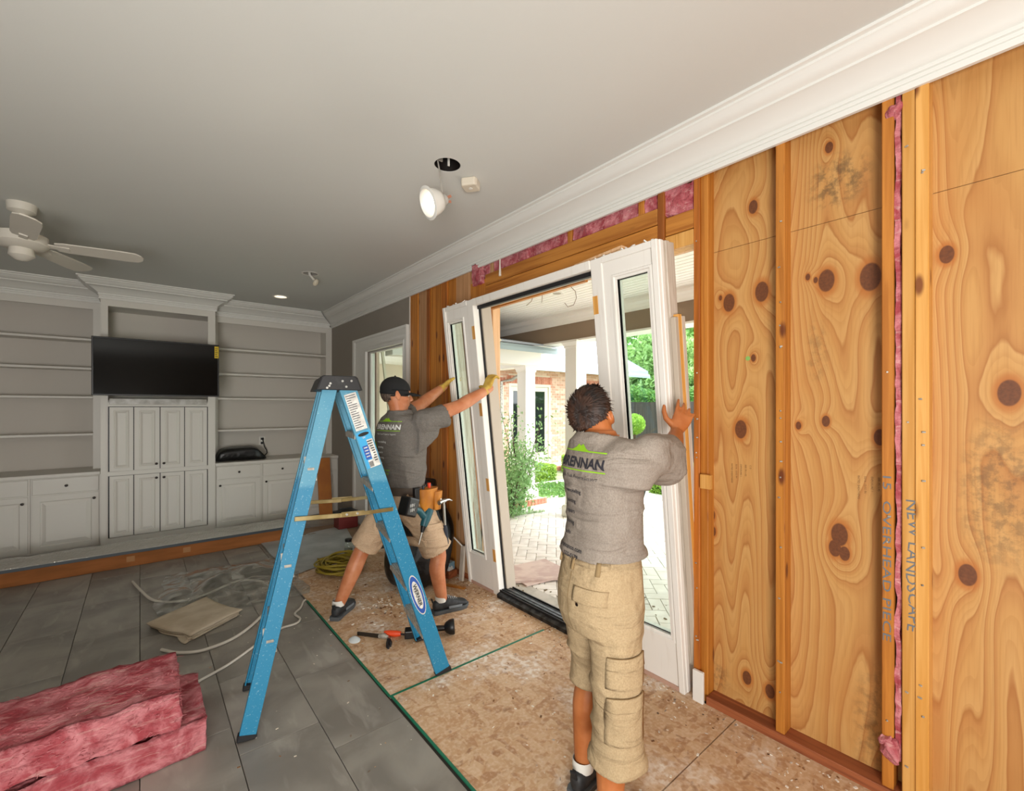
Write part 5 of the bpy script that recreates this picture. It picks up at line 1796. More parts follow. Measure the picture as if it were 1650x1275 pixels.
# chips, plaster crumbs
wd = NT('rubble')
gi = wd.n('ShaderNodeNewGeometry').outputs['Random Per Island']
M['rubble'] = wd.fin(wd.ramp(gi, [(0, 'e8e2d8'), (.45, 'd8cbb8'), (.6, '9a6a40'), (.8, '5a3c22'), (1, 'e0dace')]), .9)
mb = MB()
rnd = random.Random(11)
def chip(x, y, z, s):
    a = rnd.uniform(0, pi)
    mb.obox((x, y, z + s * .2), (s, s * rnd.uniform(.2, .7), s * .2), Matrix.Rotation(a, 3, 'Z'))
for _ in range(900):
    x, y = rnd.uniform(1.03, 2.18), rnd.uniform(.3, 4.3)
    if rnd.random() < .5:
        x = 2.18 - abs(rnd.gauss(0, .14))
    if not 1.02 < x < 2.185:
        continue
    chip(x, y, .004, rnd.uniform(.002, .007))
for _ in range(160):
    x, y = rnd.gauss(1.45, .16), rnd.gauss(3.15, .2)
    chip(min(max(x, 1.02), 2.1), y, .004, rnd.uniform(.003, .012))
for _ in range(60):
    chip(rnd.uniform(.3, .98), rnd.uniform(1.6, 4.4), 0, rnd.uniform(.002, .006))
o = mb.build('debris', M['rubble'], kind='stuff')
tag(o, 'plaster crumbs and wood chips scattered over the strand board', 'debris')
mb = MB()
for _ in range(110):
    x, y = rnd.uniform(2.36, 3.3), rnd.uniform(1.5, 3.1)
    chip(x, y, GZ + .004, rnd.uniform(.004, .013))
o = mb.build('dry_leaves', mat('dry_leaf', '6d5a3c', .9, vary=.2), kind='stuff')
tag(o, 'small dry leaves and chips lying on the patio outside the threshold', 'debris')

# ------------------------------------------------------------------ people
def skinmat(name, c1, c2):
    t = NT(name)
    a = t.noise(t.coord((1, 1, 1)), 14, 4)
    col = t.mix(t.smooth(a, .35, .68), lin(c1), lin(c2))
    t.bump(t.noise(t.coord((1, 1, 1)), 260, 2), .08, .001)
    t.set(t.b, 'Subsurface Weight', .08)
    t.set(t.b, 'Subsurface Radius', (.012, .005, .003))
    return t.fin(col, .5)
M['skinA'] = skinmat('tanned_skin', 'a9602f', 'b87040')
M['skinB'] = skinmat('sunburnt_skin', 'b87048', 'c6835c')

def clothmat(name, c1, c2, scale=260):
    t = NT(name)
    a = t.noise(t.coord((1, 1, .7)), scale, 2)
    b = t.noise(t.coord((1, 1, 1)), 8, 3)
    col = t.mix(t.smooth(a, .3, .7), lin(c1), lin(c2))
    col = t.mix(t.math('MULTIPLY', t.smooth(b, .45, .7), .25), col, lin(c1))
    wv = t.noise(t.coord((4.5, 4.5, 15)), 1, 3, 1.1, .45)
    wv2 = t.noise(t.coord((14, 14, 5), rot=(.3, .2, .5)), 1, 2, .6)
    h = t.math('ADD', t.math('MULTIPLY_ADD', wv, 1.0, t.math('MULTIPLY', wv2, .45)), t.math('MULTIPLY', a, .012))
    t.bump(h, .75, .03)
    return t.fin(col, .9, spec=.15)
M['shirtA'] = clothmat('heather_grey_jersey', '857a70', '958b81')
M['shirtB'] = clothmat('charcoal_jersey', '67625d', '77726c')
M['khakiA'] = clothmat('khaki_canvas', 'a28c6c', 'b29c7b')
M['khakiB'] = clothmat('pale_khaki_canvas', 'b5997c', 'c3aa8e')
M['seam'] = mat('khaki_seam', '8e7652', .9)
M['hair'] = mat('dark_brown_hair', '180d08', .6, c2='3a2010', ns=40, stretch=(1, 1, .2))
M['cap'] = mat('black_cap', '121213', .85, bump=.2, bs=200)
M['glove'] = mat('yellow_glove', 'cfae52', .85, c2='b8923a', ns=20)
M['sock'] = mat('white_sock', 'd8d4cc', .9)
M['lime'] = mat('lime_print', '8fc31f', .7)
M['printw'] = mat('white_print', 'dcdcd8', .7)
M['printk'] = mat('dark_print', '2c2b33', .7)
M['tan'] = mat('tan_leather', 'c07a1e', .6, c2='a5641a', ns=12)
M['teal'] = mat('teal_plastic', '17505a', .45)

def frame_of(f):
    f = V(f).normalized()
    r = V((f.y, -f.x, 0)).normalized()
    u = r.cross(f).normalized()
    return f, r, u

def rings(mb, spec, nseg=28, e=.85):
    """spec: (centre, right axis vec, front axis vec, back factor)"""
    out = []
    for c, ax, ay, bk in spec:
        ring = []
        for k in range(nseg):
            a = 2 * pi * k / nseg
            cx, sy = cos(a), sin(a)
            X = math.copysign(abs(cx) ** e, cx)
            Y = math.copysign(abs(sy) ** e, sy)
            if sy < 0:
                Y *= bk
            ring.append(V(c) + V(ax) * X + V(ay) * Y)
        out.append(ring)
    mb.loft(out)
    return mb

def limb(mb, pts, rs, n=16, sub=5):
    P, R = [], []
    for i in range(len(pts) - 1):
        a, b, c, d = [V(pts[j]) for j in (max(i - 1, 0), i, i + 1, min(i + 2, len(pts) - 1))]
        for k in range(sub):
            t = k / sub
            P.append(.5 * ((2 * b) + (c - a) * t + (2 * a - 5 * b + 4 * c - d) * t ** 2 + (3 * b - a - 3 * c + d) * t ** 3))
            R.append(rs[i] + (rs[i + 1] - rs[i]) * t)
    P.append(V(pts[-1]))
    R.append(rs[-1])
    mb.tube(P, R, n)
    mb.sph(P[0], R[0] * .98)
    mb.sph(P[-1], R[-1] * .98)
    return mb

def head(mb, c, f, up, S=1.0):
    """skull, jaw, nose, brow, lips, ears, all overlapping"""
    f, up = V(f).normalized(), V(up).normalized()
    r = f.cross(up).normalized()
    up = r.cross(f).normalized()
    r, f, up = r * S, f * S, up * S
    P = lambda x, y, z: V(c) + r * x + f * y + up * z
    mb.ell(P(0, -.012, .028), r * .076, f * .096, up * .088, 24, 16)
    mb.ell(P(0, .022, -.035), r * .062, f * .070, up * .080, 20, 14)
    mb.ell(P(0, .050, -.088), r * .036, f * .034, up * .030)
    mb.ell(P(0, .074, .026), r * .050, f * .018, up * .014)
    mb.tube([P(0, .084, .020), P(0, .098, -.005), P(0, .108, -.026), P(0, .090, -.036)], [.008, .010, .013, .008], 10)
    for s in (-1, 1):
        mb.ell(P(.011 * s, .094, -.030), r * .009, f * .010, up * .008, 10, 6)
        mb.ell(P(.040 * s, .062, -.022), r * .020, f * .018, up * .022, 12, 8)
        mb.ell(P(.082 * s, -.008, -.006), r * .010 + f * .002 * s, f * .019 - r * .006 * s, up * .032 - f * .006, 14, 10)
        mb.ell(P(.089 * s, -.016, .006), r * .005, f * .018 - r * .008 * s, up * .026, 12, 8)
    mb.ell(P(0, .082, -.056), r * .024, f * .012, up * .006, 12, 6)
    mb.ell(P(0, .080, -.066), r * .021, f * .012, up * .006, 12, 6)
    return P

def eyes(P, r, parent):
    for s in (-1, 1):
        e = MB().sph(P(.031 * s, .071, .004), .0105).build('eye', M['white'], parent, smooth=True)
        MB().sph(P(.031 * s, .0785, .004), .0045).build('iris', M['hair'], e, smooth=True)

def hand(mb, w, d, nrm, thumb_side, curls, spread=.20, size=1.0, thumb=(.35, .85, .3), thick=1.0, fan=(0, 0, 0, 0)):
    """w wrist, d along the palm, nrm out of the back of the hand, thumb_side unit vec towards the thumb"""
    d, nrm = V(d).normalized(), V(nrm).normalized()
    s = V(thumb_side)
    s = (s - d * s.dot(d)).normalized()
    nrm = (nrm - d * nrm.dot(d) - s * nrm.dot(s)).normalized()
    S = size
    rg = []
    for t, hw, ht in [(-.015, .026, .020), (.01, .029, .019), (.045, .040, .016), (.08, .043, .014), (.095, .040, .011)]:
        c = V(w) + d * t * S
        rg.append((c, s * hw * S, nrm * ht * S * thick, 1))
    rings(mb, rg, 16)
    for k, (off, ln, rr) in enumerate([(.031, .075, .0090), (.0105, .083, .0092), (-.0105, .077, .0088), (-.031, .062, .0078)]):
        base = V(w) + d * .075 * S + s * off * S
        dirv = (d + s * off * spread * 10 + s * fan[k]).normalized()
        cu = curls[k]
        p = [base, base + dirv * .022 * S]
        ax = s
        cur = dirv
        for seg, a in ((.42, .5), (.32, .9), (.26, .8)):
            q = Matrix.Rotation(cu * a * (1 if s.cross(d).dot(nrm) < 0 else -1), 3, ax)
            cur = q @ cur
            p.append(p[-1] + cur * ln * seg * S)
        r0 = rr * S * thick
        mb.tube(p, [r0 * 1.05, r0 * 1.08, r0, r0 * .92, r0 * .72], 10)
        mb.sph(p[-1], r0 * .74)
    b = V(w) + d * .022 * S + s * .024 * S
    t1 = b + (d * thumb[0] + s * thumb[1] - nrm * thumb[2] * .4).normalized() * .042 * S
    t2 = t1 + (d * (thumb[0] + .5) + s * thumb[1] * .7 - nrm * thumb[2]).normalized() * .034 * S
    t3 = t2 + (d * (thumb[0] + .8) + s * thumb[1] * .5 - nrm * thumb[2]).normalized() * .026 * S
    mb.tube([b, t1, t2, t3], [.016 * S, .013 * S * thick, .0115 * S * thick, .0085 * S * thick], 10)
    mb.sph(t3, .0085 * S * thick)
    return mb

def shoe(parent, ankle, bearing, name='shoe', ln=.285, lift=0):
    """trainer with thick sole; ankle above the heel"""
    a = radians(bearing)
    f, r = V((cos(a), sin(a), 0)), V((sin(a), -cos(a), 0))
    o = V((ankle[0], ankle[1], .004 + lift)) - f * .075
    P = lambda x, y, z: o + f * x + r * y + V((0, 0, z))
    outl = [(0, .028), (.02, .036), (.08, .036), (.15, .042), (.21, .050), (.255, .042), (.28, .022)]
    def sole(z0, z1, g0, g1):
        rg = []
        for z, g in ((z0, g0), (z1, g1)):
            top = [P(x * ln / .285, y + g, z + (.012 if x > .26 else 0) * 1) for x, y in outl]
            bot = [P(x * ln / .285, -y - g, z + (.012 if x > .26 else 0)) for x, y in outl[::-1]]
            rg.append(top + bot)
        return MB().loft(rg)
    up = MB()
    spec = []
    for x, hw, z0, z1 in [(.002, .018, .03, .085), (.02, .032, .022, .098), (.05, .037, .022, .104), (.09, .039, .022, .112), (.125, .041, .022, .110), (.16, .044, .022, .092), (.2, .048, .022, .076), (.24, .047, .022, .066), (.265, .037, .022, .056), (.279, .014, .026, .038)]:
        x *= ln / .285
        c = P(x, 0, (z0 + z1) / 2)
        spec.append((c, r * hw, V((0, 0, (z1 - z0) / 2)), 1))
    rings(up, spec, 20)
    s = up.build(name, mat('black_trainer', '1a1b1d', .6, c2='2c2e30', ns=30), parent, smooth=True, ang=70)
    s.modifiers.new('s', 'SUBSURF').levels = 1
    sole(.0, .028, 0.002, .006).build('sole', mat('grey_sole', '4a4d4f', .7), s, bevel=.004)
    gp = mat('grey_overlay', '70757a', .5)
    for sg in (-1, 1):
        MB().bar(P(.11, .0385 * sg, .04), P(.215, .0475 * sg, .036), .018, .006, (0, 0, 1)).build('side_stripe', gp, s, bevel=.003)
    mb = MB()
    for k in range(5):
        x = .115 + k * .018
        z = .102 - (x - .115) * .50
        mb.tube([P(x, -.026, z + .004), P(x, 0, z + .018), P(x, .026, z + .004)], .0038, 6)
    mb.build('laces', mat('grey_lace', '9a9c9c', .8), s)
    MB().bar(P(.10, 0, .09), P(.088, 0, .135), .045, .010, tuple(r)).build('tongue', M['rubber'], s, bevel=.004)
    MB().bar(P(.004, 0, .08), P(-.008, 0, .115), .026, .008, tuple(r)).build('heel_tab', M['rubber'], s, bevel=.003)
    sk = MB()
    sk.lathe([(.041, .085), (.042, .10), (.041, .122), (.039, .126)], P(.065, 0, 0), (0, 0, 1), 18)
    sk.build('sock', M['sock'], parent, smooth=True)
    return s

def wrinkle(me, amp, stretch, seed, band=None):
    def fn(co, n):
        q = V((co.x * stretch[0], co.y * stretch[1], co.z * stretch[2])) + V((seed, seed, seed))
        w = mnoise.noise(q) + .5 * mnoise.noise(q * 2.3)
        w = max(0, 1 - abs(w) * 2.6) ** 1.6
        k = amp if band is None else amp * band(co)
        return co + n * (w * k)
    displace(me, fn)

# ============================== worker A: brown hair, back to us
PA = empty('person', (1.265, 1.03, 0), 'brown-haired man in grey t-shirt and khaki cargo shorts, back turned, pushing right sidelight', 'person')
f, r, u = frame_of((.978, -.208, 0))
Z = V((0, 0, 1))
body = MB()
hipC = V((1.266, 1.032, .86))
shC = V((1.262, 1.033, 1.40))
def sp(z, dx=0, dy=0):
    t = (z - .86) / (1.40 - .86)
    c = hipC + (shC - hipC) * t
    return V((c.x, c.y, z)) + f * dx + r * dy
rings(body, [(sp(.80), r * .140, f * .100, 1), (sp(.95), r * .128, f * .092, 1), (sp(1.1), r * .120, f * .088, 1), (sp(1.25), r * .13, f * .09, 1),
             (sp(1.33), r * .125, f * .088, 1), (sp(1.37), r * .085, f * .066, 1), (sp(1.42), r * .05, f * .05, 1)])
neck0 = sp(1.41, -.005)
AZ = radians(18)
hd_c = V((1.297, 1.098, 1.472))
hf = V((cos(AZ) * .88, sin(AZ) * .88, .47))
hup = V((-.44 * cos(AZ), -.44 * sin(AZ), .90))
limb(body, [neck0 - Z * .05, neck0 + (hd_c - neck0) * .5, hd_c - V(hf).normalized() * .02], [.056, .054, .058])
PHa = head(body, hd_c, hf, hup, .92)
RS, RE, RW = V((1.275, .862, 1.365)), V((1.59, .96, 1.30)), V((1.842, 1.078, 1.382))
limb(body, [RS, (RS + RE) / 2, RE, RE.lerp(RW, .35), RW], [.060, .050, .046, .048, .030])
LS, LE, LW = V((1.405, 1.168, 1.365)), V((1.65, 1.31, 1.20)), V((1.90, 1.46, 1.22))
limb(body, [LS, (LS + LE) / 2, LE, LE.lerp(LW, .35), LW], [.056, .047, .042, .045, .029])
# right hand wraps the unit's outer edge, thumb on the front
hand(body, RW + V((.012, .004, .012)), V((.66, .03, .74)), V((-.52, -.74, .42)), V((-.62, .74, .26)), (.12, .3, .42, .55), size=1.03, thumb=(.35, .95, -.25), spread=.5)
hand(body, LW + V((.01, .01, .005)), V((.35, .45, .82)), V((-.9, .2, .3)), V((.1, .95, -.3)), (.5, .5, .5, .5))
RH, RK, RA = V((1.245, .958, .84)), V((1.258, .955, .47)), V((1.22, .955, .09))
LH, LK, LA = V((1.285, 1.12, .84)), V((1.375, 1.165, .47)), V((1.345, 1.18, .09))
for h, k, a in ((RH, RK, RA), (LH, LK, LA)):
    limb(body, [h, h.lerp(k, .5), k, k.lerp(a, .35) - f * .015, a], [.080, .072, .056, .055, .036])
meA = remeshed(body, .0055, 'body', 5)
eyes(PHa, r, PA)
# hair: a shell with tufts
hm = MB()
fN = hf.normalized()
uN = hup.normalized()
rN = fN.cross(uN).normalized()
uN = rN.cross(fN)
hc = hd_c + fN * -.012 + uN * .026
rnd = random.Random(77)
def in_hair(d):
    y, z, x = d.dot(fN), d.dot(uN), abs(d.dot(rN))
    if z < -.80:
        return False
    if y > .15 and z < .52 + .1 * x:
        return False
    if y > -.12 and z < .02:
        return False
    if x > .60 and z < .02 and y > -.40:
        return False
    return True
base = MB().ell(hc, rN * .072, fN * .0945, uN * .087, 40, 28)
kept = [fc for fc in base.f if all(in_hair((V(base.v[i]) - hc).normalized()) for i in fc)]
hm.add(base.v, kept)
N_ = 0
while N_ < 2600:
    d = V((rnd.gauss(0, 1), rnd.gauss(0, 1), rnd.gauss(0, 1))).normalized()
    if not in_hair(d):
        continue
    N_ += 1
    x, y, z = d.dot(rN), d.dot(fN), d.dot(uN)
    p = hc + rN * .072 * x + fN * .0945 * y + uN * .087 * z
    # hair falls away from the whorl at the back of the crown
    wh = (uN * .45 - fN * .9).normalized()
    flow = (d - wh * d.dot(wh))
    flow = flow - d * flow.dot(d)
    if flow.length < .05:
        flow = rN
    flow = flow.normalized() + d.cross(wh) * .5 + V((rnd.gauss(0, .22), rnd.gauss(0, .22), rnd.gauss(0, .22)))
    flow = flow.normalized()
    ln = rnd.uniform(.016, .030) * (1.2 if z > .3 else .8)
    a, b, c = p - flow * ln * .4 - d * .003, p + flow * ln * .2 + d * rnd.uniform(.003, .006), p + flow * ln + d * rnd.uniform(-.001, .004)
    s = d.cross(flow).normalized() * rnd.uniform(.0016, .003)
    hm.add([a - s, a + s, b + s * 1.2, b - s * 1.2, c], [(0, 1, 2, 3), (3, 2, 4)])
hm.build('hair', M['hair'], PA, smooth=True, ang=60)
# shirt
sh = MB()
rings(sh, [(sp(.95, 0, .010), r * .146, f * .122, 1.05), (sp(.99, 0, .012), r * .143, f * .118, 1.05), (sp(1.05, 0, .018), r * .136, f * .110, 1.02), (sp(1.14, 0, .018), r * .138, f * .106, 1), (sp(1.25, 0, .014), r * .148, f * .110, 1), (sp(1.32, .006, .010), r * .154, f * .106, 1),
           (sp(1.362, .006, .006), r * .142, f * .095, 1), (sp(1.392), r * .098, f * .084, 1), (sp(1.44, .012), r * .066, f * .068, 1)], 36, .76)
aD = (RE - RS).normalized()
hz = V((aD.y, -aD.x, 0)).normalized()
rings(sh, [(RS + f * .03 + aD * x + Z * dz, Z * h_, hz * w_, 1) for x, dz, h_, w_ in ((-.075, -.03, .028, .02), (-.06, -.03, .052, .040), (-.02, -.028, .072, .056), (.05, -.022, .080, .062), (.14, -.022, .088, .068), (.22, -.022, .096, .072), (.30, -.022, .102, .076))], 24)
sh.ell(sp(1.305) + r * .125 + f * .005, r * .105 + f * .02, f * .100, Z * .088, 24, 16)
bD = (LE - LS).normalized()
limb(sh, [LS - bD * .02 - Z * .012, LS + (LE - LS) * .4, LS + (LE - LS) * .9], [.066, .066, .070], 20)
collar = sp(1.402, .006)
shA, bv = garment(sh, .0065, 'shirt', M['shirtA'], PA,
                  [(sp(.985), -Z + r * .06, .4), (RS + (RE - RS) * .66 - Z * .02, aD - Z * .15, .2), (LS + (LE - LS) * .84, bD, .16), (collar, Z + f * .22, .12)],
                  34, .011, (2.6, 2.6, 10), 3, lambda c: .5 + 1.0 * max(0, min(1, (1.14 - c.z) / .2)) + .7 * max(0, 1 - abs(c.z - 1.27) / .06), meA)
def prints(parent, bv, org, ux, uz, sh_, word, rows, mword, mrows, W=.23):
    lm, wm_, sm = MB(), MB(), MB()
    def put(mb, pts, fcs, o):
        v, fc = on_surface(bv, pts, fcs, o, ux, uz, sh_, .0038)
        mb.add(v, fc)
    org = V(org)
    ux, uz = V(ux).normalized(), V(uz).normalized()
    for y in (.052, -.012):
        p, q = rect_pts(W, .004, 40, 1)
        if y > 0:
            p2, q2 = [], []
        put(lm, p, q, org + uz * y)
    pk = [(W * .28 + W * .30 * i / 24, .052 + (.026 if False else 0)) for i in range(25)]
    tri = [(W * .24, .056), (W * .34, .066), (W * .40, .078), (W * .44, .070), (W * .5, .078), (W * .58, .062), (W * .66, .056)]
    pts = tri + [(W * .45, .056)]
    put(lm, pts, [(i, i + 1, 7) for i in range(6)], org)
    vs, fs = text_mesh(word, .046, 'LEFT', .0016, .008)
    mx = max(p.x for p in vs)
    put(wm_, [(p.x * W / mx, p.y) for p in vs], fs, org)
    vs, fs = text_mesh('Multi-Trade Property Support', .0165, 'LEFT', 0, .012)
    mx = max(p.x for p in vs)
    put(sm, [(.02 + p.x * W * .8 / mx, p.y) for p in vs], fs, org + uz * -.038)
    z = -.092
    for t in ('remodelling', 'painting', 'repairs', 'flooring', 'roofs'):
        vs, fs = text_mesh(t, .019, 'LEFT', .0003, .012)
        put(sm, [(.035 + p.x, p.y) for p in vs], fs, org + uz * z)
        z -= .036
    vs, fs = text_mesh(rows[0], .021, 'LEFT', .0003, .012)
    tgt = lm if mrows is M['lime'] else sm
    put(tgt, [(.012 + p.x, p.y) for p in vs], fs, org + uz * (z - .014))
    vs, fs = text_mesh(rows[1], .021, 'LEFT', .0003, .012)
    put(tgt, [(.05 + p.x, p.y) for p in vs], fs, org + uz * (z - .04))
    if mrows is M['lime']:
        p, q = rect_pts(.014, .13, 2, 8)
        put(lm, p, q, org + uz * (-.22))
    lm.build('lime_print', M['lime'], parent)
    wm_.build('chest_print', mword, parent)
    sm.build('small_print', mword, parent, kind='stuff')
bk = -f
prints(shA, bv, sp(1.298) + bk * .3 + r * -.092, r, Z, f, 'BRENNAN', ('brennanco.com', '555-0179'), M['printk'], M['printk'])
# shorts
so = MB()
rings(so, [(sp(1.02), r * .138, f * .106, 1.0), (sp(.95), r * .146, f * .115, 1.08), (sp(.87), r * .152, f * .122, 1.18), (sp(.79), r * .154, f * .124, 1.15), (sp(.73), r * .156, f * .116, 1.02)])
limb(so, [RH - Z * .02, RH.lerp(RK, .5), RK + Z * .0, RK - Z * .13], [.090, .086, .082, .084], 22)
limb(so, [LH - Z * .02, LH.lerp(LK, .5), LK + Z * .06, LK - Z * .02], [.090, .086, .082, .084], 22)
so.tube([LK + Z * .03, LK - Z * .06], [.082, .090], 22)
so.tube([RK - Z * .09, RK - Z * .2], [.086, .094], 22)
soA, bs = garment(so, .0065, 'cargo_shorts', M['khakiA'], PA,
                  [(sp(1.01), Z, .3), (LK - Z * .035, -Z + f * .1, .17), (RK - Z * .175, -Z, .17)], 7, .008, (5, 5, 7), 9,
                  lambda c: .5 + .8 * max(0, min(1, (.76 - c.z) / .2)), meA)
link('body', meA, M['skinA'], PA)
def pocket(parent, bv, org, ux, uz, shoot, w, h, name, m, nx=10, ny=8, off=.006):
    pts, fcs = rect_pts(w, h, nx, ny)
    v, fc = on_surface(bv, pts, fcs, org, ux, uz, shoot, off)
    o = MB().add(v, fc).build(name, m, parent, smooth=True)
    md = o.modifiers.new('t', 'SOLIDIFY')
    md.thickness = .007
    md.offset = 0
    return o
pr = V(r)
back_right = (f * .55 - r * .85).normalized()
o_ = RH.lerp(RK, .62) - back_right * .4
tang = Z.cross(back_right).normalized()
vw_side = (f * .62 - r * .62).normalized()
pd = (f * .35 - r * .95).normalized()
px_ = V((-pd.y, pd.x, 0))
if px_.dot(f) > 0:
    px_ = -px_
for z0, h, nm in ((.585, .085, 'cargo_pocket'), (.65, .042, 'pocket_flap'), (.40, .135, 'cargo_pocket'), (.515, .045, 'pocket_flap')):
    pocket(soA, bs, V((RK.x, RK.y, z0)) - pd * .35 + px_ * -.07, px_, Z, pd, .135, h, nm, M['khakiA'], off=.005 if nm == 'cargo_pocket' else .010)
pocket(soA, bs, sp(.855) - f * .4 + r * .03, r, Z, f, .105, .048, 'pocket_flap', M['khakiA'], off=.004)
pocket(soA, bs, sp(.968) - f * .4 - r * .13, r, Z, f, .26, .022, 'waistband', M['khakiA'], 24, 2, .002)
for a in (-.1, .0, .1):
    pocket(soA, bs, sp(.948) - f * .4 + r * a, r, Z, f, .012, .045, 'belt_loop', M['seam'], 2, 6, .006)
p, q = rect_pts(.004, .20, 1, 16)
v, fc = on_surface(bs, p, q, sp(.74) - f * .4, r, Z, f, .002)
MB().add(v, fc).build('back_seam', M['seam'], soA)
bt = sp(.862) - f * .4 + r * .078
v, fc = on_surface(bs, [(.006 * cos(2 * pi * k / 12), .006 * sin(2 * pi * k / 12)) for k in range(12)], [tuple(range(12))], bt - r * .02 - Z * .012, r, Z, f, .012)
MB().add(v, fc).build('pocket_button', M['knob'], soA)
shoe(PA, RA, -6)
shoe(PA, LA, 10)

# ============================== worker B: black cap, reaching across
PB = empty('person', (1.43, 2.98, 0), 'man in black cap, charcoal t-shirt and yellow gloves, legs apart, reaching to left sidelight', 'person')
f, r, u = frame_of((.95, .30, 0))
body = MB()
hipC = V((1.455, 2.985, .86))
shC = V((1.415, 2.945, 1.41))
def sq(z, dx=0, dy=0):
    t = (z - .86) / (1.41 - .86)
    c = hipC + (shC - hipC) * t
    return V((c.x, c.y, z)) + f * dx + r * dy
rings(body, [(sq(.80), r * .155, f * .105, 1), (sq(.95), r * .15, f * .1, 1), (sq(1.1), r * .155, f * .11, 1), (sq(1.25), r * .175, f * .115, 1),
             (sq(1.37), r * .17, f * .105, 1), (sq(1.44), r * .11, f * .08, 1), (sq(1.475), r * .06, f * .055, 1)])
hd_c = V((1.395, 2.96, 1.585))
n0 = sq(1.44)
hf = V((cos(radians(-14)), sin(radians(-14)), -.05)).normalized()
limb(body, [n0 - Z * .03, n0.lerp(hd_c, .5) - f * .01, hd_c - hf * .02], [.066, .060, .06])
PHb = head(body, hd_c, hf, (.05, 0, 1))
RS, RE, RW = V((1.525, 2.765, 1.425)), V((1.765, 2.735, 1.51)), V((2.0, 2.735, 1.625))
limb(body, [RS, RS.lerp(RE, .5), RE, RE.lerp(RW, .35), RW, RW + (RW - RE).normalized() * .05], [.062, .053, .046, .048, .034, .03])
LS, LE, LW = V((1.455, 3.11, 1.42)), V((1.695, 3.175, 1.525)), V((1.915, 3.235, 1.655))
limb(body, [LS, LS.lerp(LE, .5), LE, LE.lerp(LW, .35), LW, LW + (LW - LE).normalized() * .05], [.062, .053, .046, .048, .034, .03])
RH, RK, RA = V((1.49, 2.885, .83)), V((1.665, 2.855, .45)), V((1.70, 2.855, .09))
LH, LK, LA = V((1.42, 3.085, .83)), V((1.255, 3.235, .46)), V((1.095, 3.265, .09))
for h, k, a, o2 in ((RH, RK, RA, V((-.02, 0, 0))), (LH, LK, LA, V((-.01, -.015, 0)))):
    limb(body, [h, h.lerp(k, .5), k, k.lerp(a, .35) + o2, a], [.088, .076, .057, .058, .037])
meB = remeshed(body, .0058, 'body', 5)
eyes(PHb, r, PB)
# gloves: right on the mullion, left round the outer jamb
g = MB()
gd = (RW - RE).normalized()
hand(g, RW + gd * .005, V((.45, .05, .88)), V((-.75, -.6, .2)), V((-.1, .95, .1)), (.7, .75, .8, .85), size=1.08, thick=1.18, thumb=(.2, .95, .1))
limb(g, [RW - gd * .035, RW + gd * .012], [.037, .033])
link('glove', remeshed(g, .0045, 'glove', 4), M['glove'], PB)
g = MB()
gd = (LW - LE).normalized()
hand(g, LW + gd * .005, V((.75, -.05, .62)), V((-.35, .55, .75)), V((-.3, -.85, .35)), (.55, .6, .65, .7), size=1.08, thick=1.18, thumb=(.5, .8, .3))
limb(g, [LW - gd * .035, LW + gd * .012], [.037, .033])
link('glove', remeshed(g, .0045, 'glove', 4), M['glove'], PB)
# cap and hair
rN = hf.cross(Z).normalized()
cp = MB()
cc = hd_c + Z * .040 - hf * .012
full = MB().ell(cc, rN * .086, hf * .106, Z * .093, 32, 22)
cp.add(full.v, [fc for fc in full.f if all(V(full.v[i]).z > cc.z - .012 for i in fc)])
lo = MB().ell(cc - Z * .02, rN * .086, hf * .107, Z * .05, 32, 12)
cp.add(lo.v, [fc for fc in lo.f if all(V(lo.v[i]).z < cc.z + .012 and V(lo.v[i]).z > cc.z - .055 for i in fc)])
cpo = cp.build('cap', M['cap'], PB, smooth=True, ang=70)
br = MB()
top = []
for k in range(15):
    a = -pi / 2 + pi * k / 14
    top.append((a, cc + hf * (.075 + .105 * cos(a)) + rN * .076 * sin(a) - Z * (.012 + .018 * abs(sin(a)) - .0) + Z * -.012 * cos(a)))
inn = [cc + hf * .075 * (1 - abs(sin(a)) * .5) + rN * .074 * sin(a) - Z * (.006 + .018 * abs(sin(a))) for a, _ in top]
t1 = [p for _, p in top]
br.loft([inn, t1, [p - Z * .005 for p in t1], [p - Z * .005 for p in inn]], False, False)
br.build('brim', M['cap'], cpo, smooth=True, ang=60)
MB().sph(cc + Z * .094 - hf * .0, .007).build('cap_button', M['cap'], cpo, smooth=True)
hh = MB().ell(hd_c - hf * .016 + Z * .012, rN * .079, hf * .099, Z * .085, 28, 20)
c0 = hd_c - hf * .016 + Z * .012
def hairB(p):
    d = V(p) - c0
    return d.dot(hf) < .018 and d.z < .06 and d.z > -.062 and not (d.dot(hf) > -.03 and d.z < -.02)
MB().add(hh.v, [fc for fc in hh.f if all(hairB(hh.v[i]) for i in fc)]).build('hair', mat('greying_hair', '3a2c24', .7, c2='6b5c50', ns=60), PB, smooth=True)
# shirt
sh = MB()
rings(sh, [(sq(.93), r * .158, f * .118, 1.0), (sq(.98), r * .165, f * .128, 1.05), (sq(1.06), r * .175, f * .135, 1.08), (sq(1.18), r * .188, f * .138, 1.1), (sq(1.3), r * .198, f * .134, 1.08), (sq(1.38), r * .185, f * .12, 1),
           (sq(1.43), r * .15, f * .1, 1), (sq(1.46), r * .095, f * .08, 1), (sq(1.52, -.004), r * .070, f * .070, 1)])
aD, bD = (RE - RS).normalized(), (LE - LS).normalized()
limb(sh, [RS - aD * .03 - Z * .015, RS.lerp(RE, .3) - Z * .02, RS.lerp(RE, .62) - Z * .028], [.084, .078, .076], 20)
sh.tube([RS.lerp(RE, .3) - Z * .024, RS.lerp(RE, .75) - Z * .03], [.078, .082], 20)
rings(sh, [(RS + aD * x - Z * dz, Z * h_, V((aD.y, -aD.x, 0)).normalized() * .05, 1) for x, dz, h_ in ((-.08, .10, .12), (.0, .085, .11), (.08, .06, .09))], 20)
